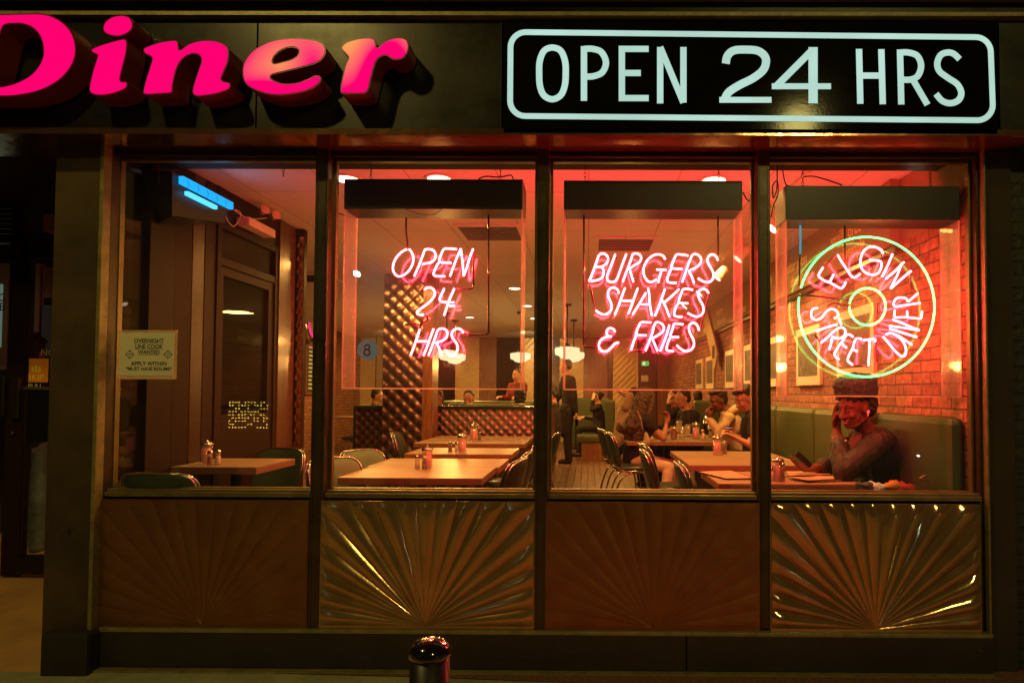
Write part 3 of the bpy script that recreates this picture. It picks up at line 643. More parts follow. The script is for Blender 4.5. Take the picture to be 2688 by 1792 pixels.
d3 = [('l', [(85,-340),(85,-100)]), ('s', [(85,240),(75,330),(75,500),(68,590)]), ('l', [(80,680),(300,700),(580,735)]), ('s', [(360,800),(420,770),(500,780),(575,795)]),
  ('s', [(545,-340),(540,-100),(540,200),(545,345)]), ('l', [(320,390),(465,268)]), ('l', [(940,262),(1030,262)]), ('s', [(1225,440),(1215,540),(1240,620),(1285,670)]), ('l', [(235,1065),(235,1090),(292,1175)]),
  ('l', [(380,1250),(478,1345)]), ('l', [(620,1403),(782,1415)]), ('s', [(860,1165),(860,1260),(870,1370)]), ('l', [(925,495),(958,520)])]
t3 = neon_sign('round green and pink neon donut sign with three curved pink words', (2080, 600), .2551, (2062, 488, 2520, 577), 1040, s3, d3, [(2107, 460), (2442, 460)], .175, NG)
t3['label'] = 'round green ringed neon sign with pink words ELGIN STREET DINER'
aq = MB(); o3 = Vector(t3.location); aq.tube([PY(2101, 578, .187)-o3, PY(2101, 668, .187)-o3], .0062, 8); aq.build('lead_tube', M['aqua'], t3)
# loose cables
def cable(lab, pts, Y, r=.004):
    m = MB(); m.tube([PY(a, b, Y) for a, b in crv(pts, 8)], r, 6); tag(m.build('cable', M['black']), lab, 'cable')
cable('black cable looping over the top of the left neon housing', [(1256, 470), (1275, 463), (1300, 465), (1320, 464), (1340, 460), (1348, 470)], .15)
cable('black cable hanging across the front of the left neon housing', [(1042, 529), (1062, 548), (1095, 560), (1130, 564), (1150, 557), (1175, 535), (1205, 508)], .052, .0022)
cable('thin cable between the first mullion and left neon housing', [(866, 539), (880, 555), (905, 566)], .12, .003)
cable('black cable arching over the round neon sign housing', [(2110, 464), (2135, 463), (2170, 472), (2210, 486)], .15)
cable('tangled black cable beside the third mullion', [(2039, 415), (2040, 470), (2038, 500), (2030, 520), (2028, 490), (2040, 475), (2042, 510), (2030, 540), (2024, 570)], .14)
cable('thin black cable dropping beside the tangled one', [(2053, 415), (2055, 450), (2062, 482), (2074, 490)], .14)
cable('black cable sagging between the middle neon housing and the mullion', [(1950, 505), (1962, 525), (1980, 531), (1990, 531)], .14)
# ================================================================ interior
FZ, CZ, XW = .20, 3.0, 2.14
M['ceil'] = brickmat('ceiling_tile', (.68, .64, .55), (.66, .62, .53), (.40, .36, .30), 1.116, .62, 'YX', .006, .02, .9, 0, nv=.05)
M['brick'] = brickmat('red_brick', (.37, .165, .095), (.24, .090, .055), (.13, .065, .035), .225, .0757, 'YZ', .007, .9)
M['floor'] = brickmat('quarry_tile', (.15, .075, .035), (.11, .055, .027), (.018, .01, .006), .22, .105, 'YX', .008, .4, .35)
M['plaster'] = pbr('brown_plaster', (.30, .21, .10), .8, 0, .15, 3, .15, 40)
M['brown'] = pbr('brown_panel', (.021, .0075, .003), .6, 0, .2, 3, .05, 40, spec=.15)
M['darkwood'] = woodmat('dark_wood', (.10, .035, .014), (.055, .018, .008), .35, 'Z')
M['redwood'] = woodmat('red_wood', (.26, .11, .04), (.15, .055, .02), .35, 'Z', 2.2)
M['darkframe'] = pbr('vestibule_frame', (.022, .009, .005), .55, 0, .15, 6, spec=.15)
M['quilt'] = pbr('quilted_steel', (.33, .25, .20), .32, 1, .08, 4)
M['quiltw'] = pbr('quilted_wall', (.52, .38, .17), .38, .35, .15, 4)  # quilted metal coloured pale and yellowish, as if washed with light
M['table'] = woodmat('laminate_top', (.34, .23, .13), (.25, .16, .085), .38, 'X', 1.2, .05)
M['tedge'] = pbr('table_edge', (.22, .10, .055), .4, 0, .2, 10)
M['vinyl'] = pbr('green_vinyl', (.060, .082, .022), .36, 0, .12, 3, .12, 55, coat=.15)
M['vinylp'] = pbr('pale_green_vinyl', (.085, .15, .075), .4, 0, .12, 4, .12, 55)
M['chrome'] = pbr('chrome', (.50, .46, .42), .16, 1, 0)
M['cream'] = emis('pendant_glow', (1, .80, .42), 1.45)
M['downl'] = emis('downlight_glow', (1, .86, .52), 5)
M['trackl'] = emis('track_glow', (1, .85, .5), 4)
M['blue'] = emis('zapper_blue', (.015, .42, 1.0), 1.25)
M['paper'] = pbr('notice_paper', (.62, .60, .42), .7, 0, .04)
M['ink'] = pbr('ink', (.03, .025, .02), .7, 0, 0)
M['clear'] = glassy('laminate_sleeve', .06, .1, haze=.35, hazecol=(.6, .55, .4))
M['tglass'] = glassy('table_glass', .14, .03, tint=(.97, .96, .93), haze=.22, hazecol=(.8, .74, .6))
M['pinkpk'] = pbr('pink_packets', (.90, .33, .30), .6, 0, .12, 30, emit=(1, .25, .2), es=.02)
M['salt'] = pbr('salt', (.85, .70, .60), .8, 0, .1)
M['pepper'] = pbr('pepper', (.13, .05, .03), .8, 0, .3, 60)
M['ketchup'] = pbr('red_plastic', (.6, .03, .02), .35, 0, 0)
M['posterdark'] = pbr('photo_print', (.10, .08, .05), .5, 0, .8, 9)
M['posterw'] = pbr('poster_board', (.72, .62, .42), .7, 0, .05)
M['menu'] = pbr('menu_card', (.62, .36, .20), .3, 0, .35, 14)
M['lettergold'] = pbr('wall_lettering', (.80, .62, .32), .7, 0, 0)

MB().box(-2.72, XW+.02, .0405, 13.8, FZ-.15, FZ).box(-6.3, -2.7205, 2.45, 13.8, FZ-.15, FZ).build('diner_floor', M['floor'])['kind'] = 'structure'
MB().box(-6.3, XW+.3, -.02, 13.8, CZ, CZ+.1).build('diner_ceiling', M['ceil'])['kind'] = 'structure'
rw = thing('brick_side_wall', 'long red brick dining room wall hung with framed photographs', 'wall')
MB().box(XW, XW+.2, .036, 13.6, FZ-.1, 2.56).build('brickwork', M['brick'], rw)
MB().box(XW+.004, XW+.2, .036, 13.6, 2.562, CZ-.001).build('plaster_band', M['plaster'], rw)
MB().box(2.07, XW-.001, .80, 11.5, 2.545, CZ-.002).build('lettered_bulkhead', M['plaster'], rw)
MB().box(2.10, XW-.001, .80, 11.5, 2.50, 2.543).build('bulkhead_lip', M['darkwood'], rw)
def walltext(t, y, z, s=.17):
    text_mesh(t, s, M['lettergold'], 'wall_lettering', rw, Matrix.Translation((2.068, y, z)) @ Matrix.Rotation(-math.pi/2, 4, 'Z') @ Matrix.Rotation(math.pi/2, 4, 'X'), .0006, 'CENTER', .002, .8)
for i, (a, b) in enumerate([('vanilla oreo', 'pineapple'), ('butter pecan', 'cheesecake'), ('cinnamon candy', 'raspberry'), ('strawberry', 'caramelicious'), ('blueberry', 'butterscotch'), ('chocolate', 'banana split'), ('root beer', 'coffee mocha'), ('cherry cola', 'hazelnut')]):
    y = 1.55+i*1.22; walltext(a, y, 2.81, .16); walltext(b, y-.12, 2.65, .15)
# left wall, back wall
M['brickL'] = brickmat('left_brick', (.33, .15, .07), (.24, .09, .04), (.10, .055, .03), .225, .0757, 'YZ', .007, .9)
tag(MB().box(-6.4, -6.2, 1.9, 13.6, FZ-.1, CZ).build('left_brick_wall', M['brickL']), 'brick wall on the far left side of the dining room', 'wall')
bw = thing('back_wall', 'rear dining room wall of quilted metal, brown panels and a dark door', 'wall')
def quilt(mb, o, u, v, n, wdt, hgt, cell, dep, k=6, sx=1, px_=0):
    """quilted diamonds: o origin, u/v unit vectors, n outward normal"""
    o, u, v, n = map(Vector, (o, u, v, n)); nu = max(2, int(wdt/cell*k)); nv = max(2, int(hgt/cell*k)); vs = []; fs = []
    for j in range(nv+1):
        for i in range(nu+1):
            a, b = wdt*i/nu, hgt*j/nv; p, q = math.pi*(a/cell/sx+b/cell), math.pi*(a/cell/sx-b/cell)
            h = dep*(abs(math.sin(p))*abs(math.sin(q)))**.8
            vs.append(o+u*a+v*b+n*h)
    for j in range(nv):
        for i in range(nu):
            w_ = nu+1; fs.append((j*w_+i, j*w_+i+1, (j+1)*w_+i+1, (j+1)*w_+i))
    return mb.add(vs, fs, True)
YB = 13.5
def wx(x, Y): return PY(x, 950, Y).x
MB().box(-6.3, XW, YB+.05, YB+.2, FZ-.1, CZ).build('wall_base', M['brown'], bw)
for a, b, m_, q in [(860, 985, 'quiltw', 1), (988, 1004, 'plaster', 0), (1137, 1195, 'brown', 0), (1195, 1258, 'quiltw', 1), (1259, 1303, 'redwood', 0), (1305, 1366, 'brown', 0), (1368, 1440, 'quiltw', 1),
                    (1441, 1468, 'darkwood', 0), (1469, 1532, 'quiltw', 1), (1533, 1595, 'redwood', 0), (1597, 1608, 'darkwood', 0), (1609, 1672, 'quiltw', 1), (1726, 1790, 'redwood', 0)]:
    xa, xb = wx(a, YB), wx(b, YB)
    if q: m = MB(); quilt(m, (xa, YB+.03, FZ), (1, 0, 0), (0, 0, 1), (0, -1, 0), xb-xa, CZ-FZ-.01, .17, .02, 4); m.build('quilted_panel', M[m_], bw, weld=False)
    else: MB().box(xa, xb, YB, YB+.049, FZ, CZ-.002).build('wall_panel', M[m_], bw)
xa, xb = wx(1676, YB), wx(1724, YB)
dr = MB().box(xa, xb, YB+.01, YB+.049, FZ, 2.6).build('back_door', M['darkwood'], bw)
MB().box(xa-.05, xa-.01, YB-.02, YB+.049, FZ, 2.7).build('door_jamb', M['lettergold'], bw)
r_ = rect(1684, 948, 1703, 960, YB-.05)
ex = MB().bbox(r_[0], r_[1], YB-.10, YB-.03, r_[2], r_[3], .01).build('exit_sign', emis('exit_green', (.05, .8, .12), .8)); tag(ex, 'small green lit exit sign above the dark rear door', 'exit sign')
rr_ = MB().box(r_[0]+.03, (r_[0]+r_[1])/2, YB-.105, YB-.101, r_[2]+.015, r_[3]-.02).build('pictogram', emis('exit_white', (1, .95, .5), 1), ex)
r_ = rect(1683, 985, 1702, 1001, YB-.02)
tag(MB().box(r_[0], r_[1], YB-.012, YB-.004, r_[2], r_[3]).build('door_notice', M['posterw']), 'small yellow notice on the dark rear door', 'notice')
# ceiling vents
for cx, cy in ((816, 728), (1290, 610), (1330, 905), (1640, 640)):
    p = PZ(cx, cy, CZ-.004)
    if p.y > 12: continue
    v = thing('ceiling_vent', {816: 'ceiling vent seen past the left mullion', 1290: 'ceiling vent above the left neon sign', 1640: 'ceiling vent above the middle neon sign'}.get(cx, 'far ceiling vent'), 'vent', (p.x, p.y, CZ-.02), 0, 'ceiling vents')
    m = MB(); m.box(-.30, .30, -.30, .30, 0, .018); m.build('vent_frame', M['ceil'], v)
    m = MB()
    for k in range(7): m.box(-.26, .26, -.24+k*.07, -.20+k*.07, -.006, -.001)
    m.build('louvre_blades', M['darkframe'], v)

# ---- vestibule wall (perpendicular, X = XV)
XV = -2.67
def vy(x, y=900): return PX(x, y, XV).y
def vz(x, y): return PX(x, y, XV).z
vs_ = thing('entrance_vestibule', 'brown framed glass vestibule partition beside the left window bay', 'partition')
def vb(x0, x1, z0, z1, name, mat, out=.0, thick=.06, bev=.003):
    return MB().box(XV-thick, XV+out, vy(x0), vy(x1), z0, z1).build(name, M[mat], vs_, bevel=bev)
MB().box(XV-.03, XV-.024, .06, vy(385), 1.02, 2.84).build('side_glass', M['glass'], vs_)
vb(318, 384, FZ, 1.0, 'side_panel', 'brown'); vb(386, 452, FZ, CZ-.01, 'corner_post', 'darkframe', .005)
vb(454, 499, FZ, CZ-.01, 'brown_panel', 'brown', .0)
M['glossbrown'] = pbr('gloss_brown', (.040, .016, .005), .28, .2, .3, 25, .3, 120)
vb(500, 531, FZ, CZ-.01, 'brown_panel', 'glossbrown', .002); vb(532, 560, FZ, CZ-.01, 'door_post', 'darkframe', .004)
zt, zm, zb_ = 2.75, 2.46, .62
ya, yb = vy(562), vy(724)
fr = MB(); fr.box(XV-.05, XV+.012, ya, ya+.05, FZ, zt).box(XV-.05, XV+.012, yb-.05, yb, FZ, zt).box(XV-.05, XV+.010, ya+.05, yb-.05, zt-.05, zt).box(XV-.05, XV+.010, ya+.05, yb-.05, zm-.03, zm+.03)
fr.build('door_frame', M['brown'], vs_, bevel=.003)
MB().box(XV-.02, XV-.014, ya+.05, yb-.05, zm+.03, zt-.05).build('transom_glass', M['glass'], vs_)
dv = MB().box(XV-.045, XV, yb-.13, yb-.052, FZ, zm-.032).box(XV-.045, XV, ya+.052, ya+.10, FZ, zm-.032).box(XV-.045, XV, ya+.10, yb-.13, zm-.10, zm-.032).box(XV-.045, XV, ya+.10, yb-.13, FZ, 1.34).build('door', M['brown'], vs_, bevel=.003)
MB().box(XV-.03, XV-.022, ya+.10, yb-.13, 1.34, zm-.10).build('door_glass', M['glass'], dv)
MB().box(XV-.045, XV+.02, yb+.002, vy(766), FZ, CZ-.01).build('end_post', M['darkwood'], vs_, bevel=.003)
MB().box(XV-.04, XV, ya, yb, zt+.002, CZ-.005).build('header', M['darkframe'], vs_)
ye = vy(767)
qm = MB(); quilt(qm, (XV-.02, ye+.03, FZ), (1, 0, 0), (0, 0, 1), (0, -1, 0), .10, 2.72, .12, .014, 8, .5); qm.build('quilted_strip', pbr('bright_quilt', (.78, .50, .24), .25, 1, .08, 4), vs_, weld=False)
MB().box(XV-.45, XV+.08, ye+.032, ye+.09, FZ, CZ-.01).build('return_wall', M['brown'], vs_)
# vestibule innards and entrance door (left of the pillar)
YD = 1.1
en = thing('entrance_door', 'dark framed glass entrance door with kick rail beside the left pillar', 'door', (-4.0, YD, .18))
eo = Vector(en.location)
def eb(x0, y0, x1, y1, a, b, name, mat, par=None, bev=.003):
    r = rect(x0, y0, x1, y1, YD+a); return MB().box(r[0]-eo.x, r[1]-eo.x, a, b, r[2]-eo.z, r[3]-eo.z).build(name, M[mat], par or en, bevel=bev)
eb(14, 632, 60, 1511, -.03, .03, 'meeting_stile', 'darkframe'); eb(60, 680, 70, 1462, -.02, .02, 'inner_bead', 'darkframe')
eb(60, 638, 330, 676, -.03, .03, 'head_rail', 'black'); eb(42, 1462, 330, 1508, -.05, .03, 'kick_rail', 'black')
eb(60, 1016, 330, 1023, -.03, .02, 'push_bar', 'rail'); eb(62, 1024, 330, 1160, -.01, .01, 'lock_panel', 'black')
eb(26, 992, 48, 1098, -.07, -.035, 'pull_handle', 'chain', None, .006); eb(2, 988, 10, 1092, -.07, -.035, 'pull_handle', 'chain', None, .006)
eb(330, 400, 362, 1511, -.03, .04, 'hinge_jamb', 'black')
k_ = MB(); p = PY(33, 1137, YD-.04)-eo; k_.ell(p, .018, .018, .018); k_.build('lock_knob', M['chain'], en)
eb(-120, 632, 13, 1511, -.012, -.006, 'side_glass_leaf', 'glass'); eb(70, 678, 330, 1460, -.006, 0, 'door_glass', 'glass')
eb(-120, 400, 330, 425, -.04, .02, 'transom_head', 'black'); eb(-120, 625, 330, 637, -.04, .03, 'transom_bar', 'black'); eb(32, 425, 46, 632, -.03, .03, 'transom_post', 'black')
for i in range(15):
    eb(-120, 432+i*13.2, 31, 441+i*13.2, 0, .02, 'louvre', 'glossbrown', None, 0)
    if i < 11: eb(47, 432+i*13.2, 330, 441+i*13.2, .30, .31, 'louvre', 'brown', None, 0)
st = thing('orange_door_sticker', 'orange square delivery sticker on the entrance door glass', 'sticker')
r = rect(65, 941, 126, 1003, YD-.01)
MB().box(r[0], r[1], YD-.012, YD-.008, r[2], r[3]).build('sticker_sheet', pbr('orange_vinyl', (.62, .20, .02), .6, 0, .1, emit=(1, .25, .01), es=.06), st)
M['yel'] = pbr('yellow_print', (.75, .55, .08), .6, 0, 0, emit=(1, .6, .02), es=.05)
text_mesh('SKIP', .062, M['yel'], 'wording', st, face_front(Vector(((r[0]+r[1])/2, YD-.014, r[2]+.035))), .0004)
ic = MB(); cx = (r[0]+r[1])/2
for k in (-1, 0, 1): ic.box(cx+k*.024-.008, cx+k*.024+.008, YD-.0145, YD-.0125, r[2]+.075, r[2]+.125-abs(k)*.01)
ic.build('cutlery_mark', M['yel'], st)
pu = text_mesh('PULL', .05, M['paper'], 'door_lettering', en, face_front(Vector(((r[0]+r[1])/2-eo.x, -.015, r[2]-.03-eo.z))), .0004)
text_mesh('NO', .07, M['paper'], 'door_lettering', en, face_front(Vector((r[1]-.03-eo.x, .02, r[3]+.045-eo.z))), .0004)
MB().box(-6.5, XL-.02, .062, 2.45, ZH+.002, ZH+.06).build('entrance_soffit', M['darkframe'], sf)
# vestibule room shell
MB().box(-6.0, XV-.08, 1.16, 3.0, .1, .18).build('vestibule_floor', M['ramp'])['kind'] = 'structure'
vw_ = thing('vestibule_rear_wall', 'dim brown panelled wall behind the entrance door glass', 'wall')
MB().box(-6.2, XV-.1, 2.4, 2.5, .1, CZ).build('panelling', M['brown'], vw_)
for x0, x1, y0, y1, mt in ((-20, 10, 690, 1060, 'plaster'), (68, 80, 690, 895, 'redwood'), (84, 96, 690, 870, 'plaster'), (104, 138, 700, 780, 'redwood'), (100, 150, 800, 1000, 'darkwood')):
    r = rect(x0, y0, x1, y1, 2.3); MB().box(r[0], r[1], 2.33, 2.38, r[2], r[3]).build('wall_strip', M[mt], vw_)
mb_ = thing('menu_light_board', 'pale lit menu board with dark letters seen through the left door leaf', 'menu board')
r = rect(-90, 745, -2, 910, 2.0); MB().box(r[0], r[1], 2.0, 2.03, r[2], r[3]).build('lit_panel', emis('menu_glow', (.30, .45, .36), .3), mb_)
text_mesh('G', .10, M['ink'], 'wording', mb_, face_front(PY(5, 782, 1.995)), .0004); text_mesh('B', .10, M['ink'], 'wording', mb_, face_front(PY(6, 806, 1.995)), .0004)
cm = MB().bbox(*rect(111, 560, 170, 608, YD+.1)[:2], YD+.1, YD+.3, *rect(111, 560, 170, 608, YD+.1)[2:], .015).build('emergency_light', pbr('orange_lit_box', (.55, .22, .12), .5)); tag(cm, 'boxy wall light above the entrance door behind the left pillar', 'wall light')
# recess side wall left of pillar
tag(MB().box(-2.84, -2.74, .31, 1.1, 0, ZH-.01).build('recess_side_wall', M['darkframe']), 'dark side wall of the recessed entrance behind the left pillar', 'wall')

# ---- notice in the window
nt_ = thing('job_notice', 'paper job notice taped inside the left window bay', 'notice', PY(392, 932, .012)); no = Vector(nt_.location)
r = rect(313, 867, 469, 995, .012)
MB().box(r[0]-no.x, r[1]-no.x, -.0165, -.0135, r[2]-no.z, r[3]-no.z).build('plastic_sleeve', M['clear'], nt_)
r = rect(321, 874, 461, 985, .012)
MB().box(r[0]-no.x, r[1]-no.x, -.0192, -.0172, r[2]-no.z, r[3]-no.z).build('paper_sheet', M['paper'], nt_)
ks = 200/1960
def npt(x, y): return PY(300+x*ks, 850+y*ks, -.0065)-no
for t_, y, w_, ul in (('OVERNIGHT', 435, 770, 1), ('LINE COOK', 585, 710, 1), ('WANTED', 730, 560, 1), ('APPLY WITHIN', 1025, 920, 0), ('*MUST HAVE RESUME*', 1158, 1180, 0)):
    a, b = npt(895-w_/2, y), npt(895+w_/2, y); o = text_mesh(t_, .0265, M['ink'], 'wording', nt_, Matrix(), .0002, 'CENTER', .0006)
    xs_ = [v.co.x for v in o.data.vertices]; k = (b.x-a.x)/(max(xs_)-min(xs_)); zk = .0215/.0185 if y < 1100 else 1
    o.data.transform(Matrix.Diagonal((k, zk, 1, 1))); o.data.transform(face_front(Vector(((a.x+b.x)/2, -.0200, npt(895, y).z))))
    if ul: u = npt(895, y+62); MB().box(a.x, b.x, -.0202, -.0195, u.z-.0008, u.z+.0008).build('underline', M['ink'], nt_)
for cx in (400, 1385):
    p = npt(cx, 785); R = .0255; e = MB()
    for q in range(4):
        a0 = math.pi/2*q
        L = [(p.x+R*math.cos(a0), p.z+R*math.sin(a0)), (p.x+R*math.cos(a0+math.pi/2), p.z+R*math.sin(a0+math.pi/2)), (p.x+R*.72*math.cos(a0+math.pi/2), p.z+R*.72*math.sin(a0+math.pi/2)), (p.x+R*.6*math.cos(a0+math.pi/4), p.z+R*.6*math.sin(a0+math.pi/4)), (p.x+R*.72*math.cos(a0), p.z+R*.72*math.sin(a0))]
        e.add([(x, -.0199-.0001*q, z) for x, z in L], [(0, 1, 2, 3, 4)])
    for q in (-1, 0, 1): e.tube([(p.x-R*.35, -.0197, p.z+q*.006-.002), (p.x, -.0197, p.z+q*.006), (p.x+R*.35, -.0197, p.z+q*.006+.004)], .0011, 4)
    e.build('emblem', M['ink'], nt_, weld=False)

# ---- bug zapper and emergency light on the vestibule wall
bz = thing('insect_trap_light', 'black insect trap with glowing blue grille high on the vestibule wall', 'insect trap', (XV+.1, .6, 2.75)); bo = Vector(bz.location)
XZ = -2.47
def zp(x, y): return PX(x, y, XZ)-bo
y0, y1 = zp(481, 500).y, zp(613, 540).y; zt_ = zp(481, 465).z
m = MB(); m.add([(XV+.005-bo.x, y0-.10, zt_+.015), (XZ-.03-bo.x, y0-.06, zt_+.015), (XZ-.05-bo.x, y0-.02, zt_-.24), (XV+.005-bo.x, y0+.06, zt_-.27),
                 (XV+.005-bo.x, y1+.02, zt_+.015), (XZ-.03-bo.x, y1+.01, zt_+.015), (XZ-.05-bo.x, y1-.02, zt_-.14), (XV+.005-bo.x, y1-.02, zt_-.15)],
                [(0, 1, 2, 3), (4, 7, 6, 5), (0, 4, 5, 1), (1, 5, 6, 2), (2, 6, 7, 3), (3, 7, 4, 0)]); m.build('housing', M['black'], bz)
A, B, C_, D_ = zp(482, 466), zp(613, 529), zp(612, 548), zp(481, 484)
m = MB(); m.box(XZ-.03-bo.x, XZ-bo.x, A.y, B.y, (C_.z+D_.z)/2, (A.z+B.z)/2); m.build('blue_grille', M['blue'], bz)
A, B, C_ = zp(497, 502), zp(573, 541), zp(497, 511)
m = MB(); m.box(XZ-.03-bo.x, XZ-.005-bo.x, A.y, B.y, C_.z-.003, A.z); m.build('blue_tube', emis('tube_blue', (.10, .62, 1), 1.6), bz)
m = MB()
for i in range(6): yy = y0+.03+(y1-y0-.04)*i/5; m.tube([(XZ+.003-bo.x, yy, zt_-.005), (XZ+.003-bo.x, yy+.02, zt_-.03), (XZ+.003-bo.x, yy, zt_-.055)], .0013, 4)
m.build('guard_wires', M['gap'], bz, weld=False)
lamp('zapper_light', 'AREA', (XZ+.02, .65, 2.72), .35, (.1, .5, 1), .2, (0, .9, 3))
em = thing('emergency_light_unit', 'white emergency light box with two lamp heads on the vestibule wall', 'emergency light', PX(690, 600, -2.55)); eo2 = Vector(em.location)
def ep(x, y): return PX(x, y, -2.55)-eo2
a, b = ep(655, 575), ep(724, 625)
MB().bbox(-.10, .0, a.y, b.y, b.z+.0, a.z+.02, .012).build('casing', pbr('white_casing', (.72, .62, .52), .45), em)
for (x, y) in ((697, 556), (726, 570)):
    p = ep(x, y); hm = MB(); R_ = Matrix.Rotation(math.radians(75), 3, 'Y') @ Matrix.Identity(3)
    pr = [(.022, -.03), (.030, -.02), (.034, .02), (.038, .032), (.030, .034)]; q = MB(); q.lathe(pr, (0, 0, 0), 16)
    q.v = [Matrix.Rotation(math.radians(-35), 3, 'Z') @ (Matrix.Rotation(math.radians(80), 3, 'Y') @ v)+Vector((-.02, p.y, p.z+.01)) for v in q.v]
    q.build('lamp_head', pbr('lamp_head_cream', (.7, .5, .4), .3), em)
cw = MB(); cw.tube([PX(a_, b_, -2.57) for a_, b_ in crv([(590, 556), (598, 580), (612, 594), (622, 586), (632, 566), (628, 555), (615, 552), (640, 568), (665, 575), (700, 572)], 6)], .004, 6)
tag(cw.build('white_cord', M['white']), 'white cord looped between the insect trap and emergency light', 'cord')

# ---------------------------------------------------------------- quilted column, partitions
YC = 4.35
cr_ = rect(1007, 900, 1110, 950, YC); qc = thing('quilted_column', 'tall column clad in quilted steel diamonds with a wood edge strip', 'column', ((cr_[0]+cr_[1])/2, YC, FZ)); qo = Vector(qc.location)
m = MB(); quilt(m, (cr_[0]-qo.x, 0, 0), (1, 0, 0), (0, 0, 1), (0, -1, 0), cr_[1]-cr_[0], CZ-FZ-.003, .165, .022, 8); m.build('quilted_front', M['quilt'], qc, weld=False)
MB().box(cr_[0]-qo.x, cr_[1]-qo.x, .003, .3, 0, CZ-FZ-.003).build('column_core', M['brown'], qc)
wr = rect(1113, 900, 1137, 950, YC); MB().box(wr[0]-qo.x-.01, wr[1]-qo.x, -.02, .28, 0, CZ-FZ-.003).build('wood_strip', M['redwood'], qc)
YP = 4.75
ra = rect(937, 1066, 1003, 1071, YP); rb = rect(1140, 1066, 1418, 1071, YP); zp_ = rb[3]
M['capvinyl'] = pbr('cap_dark', (.02, .03, .02), .18, 0, 0, coat=.6)
for nm, x0, x1, lb in (('a', ra[0], ra[1]+.4, 'short quilted steel booth divider with a dark frame left of the column'), ('b', rb[0]-.2, rb[1]+.05, 'long quilted steel booth divider with a dark cap right of the column')):
    t = thing('booth_divider', lb, 'divider', (x0, YP, FZ)); H = zp_-FZ
    m = MB(); quilt(m, (0, 0, .0), (1, 0, 0), (0, 0, 1), (0, -1, 0), x1-x0, H-.04, .12, .014, 7); m.build('quilted_panel', M['quilt'], t, weld=False)
    MB().box(0, x1-x0, .003, .10, 0, H-.04).build('divider_core', M['darkwood'], t)
    MB().bbox(-.03, x1-x0+.02, -.04, .14, H-.045, H+.005, .01).build('divider_cap', M['capvinyl'], t)
    MB().box(-.035, -.001, -.03, .10, 0, H-.046).build('end_trim', M['capvinyl'], t)
xs_ = rb[1]+.05
t = thing('booth_divider_return', 'quilted steel side of the booth divider reflecting pink beside the aisle', 'divider', (xs_, YP+.02, FZ))
m = MB(); quilt(m, (0, 0, 0), (0, 1, 0), (0, 0, 1), (1, 0, 0), 2.6, zp_-FZ-.05, .14, .022, 6); m.build('quilted_panel', M['quilt'], t, weld=False)
MB().box(-.1, -.003, .12, 2.6, 0, zp_-FZ-.045).build('divider_core', M['darkwood'], t)
MB().bbox(-.12, .03, .14, 2.65, zp_-FZ-.045, zp_-FZ+.005, .01).build('divider_cap', M['capvinyl'], t)

# ---------------------------------------------------------------- tables, chairs
TZ = .96
def table(x0, x1, y0, y1, label, grp='laminate dining tables', z=TZ):
    cx, cy = (x0+x1)/2, (y0+y1)/2; t = thing('dining_table', label, 'table', (cx, cy, FZ), 0, grp); h = z-FZ; a, b = (x1-x0)/2, (y1-y0)/2
    MB().box(-a, a, -b, b, h-.004, h).build('laminate_surface', M['table'], t)
    MB().bbox(-a-.001, a+.001, -b-.001, b+.001, h-.046, h-.0045, .004).build('table_edge', M['tedge'], t)
    MB().lathe([(.035, .03), (.035, h-.06), (.09, h-.05), (.09, h-.047)], (0, 0, 0), 16).build('pedestal', M['black'], t)
    f = MB(); f.box(-.28, .28, -.03, .03, 0, .03); f.box(-.03, .03, -.24, -.031, 0, .03); f.box(-.03, .03, .031, .24, 0, .03); f.build('foot', M['black'], t)
    return t
def px_x(x, y, d): return (x-1545)*d/1650
table(-1.63, -.69, .60, 1.20, 'front table under the OPEN 24 HRS neon sign with shakers and sugar jar')
table(-1.66, -.665, 1.205, 1.80, 'bare table pushed against the back of the front left table')
table(-1.66, -.69, 2.18, 2.82, 'table with a sugar jar and two shakers behind the paired left tables')
table(-1.9, -.69, 3.35, 4.55, 'rear left table just before the quilted booth divider')
table(.81, 1.72, .42, 1.03, 'table at the right window with open menus where the woman sits')
table(.79, 1.72, 1.42, 2.00, 'table holding one pink sugar jar behind the window table on the right')
table(.79, 1.72, 2.005, 2.60, 'bare table joined behind the right table with one sugar jar')
table(.45, 1.60, 3.76, 4.45, 'table crowded with drinking glasses where the group sits')
table(.45, 1.60, 4.455, 5.10, 'table joined behind the one crowded with glasses')
table(-2.655, -2.11, .50, 1.03, 'small table against the vestibule wall in the left window bay', z=1.035)
table(-5.6, -4.2, 10.2, 11.0, 'far left table holding white mugs, seen beyond the first mullion')
M['vinylc'] = pbr('dark_green_vinyl', (.022, .042, .020), .36, 0, .12, 3, .12, 55, coat=.1)
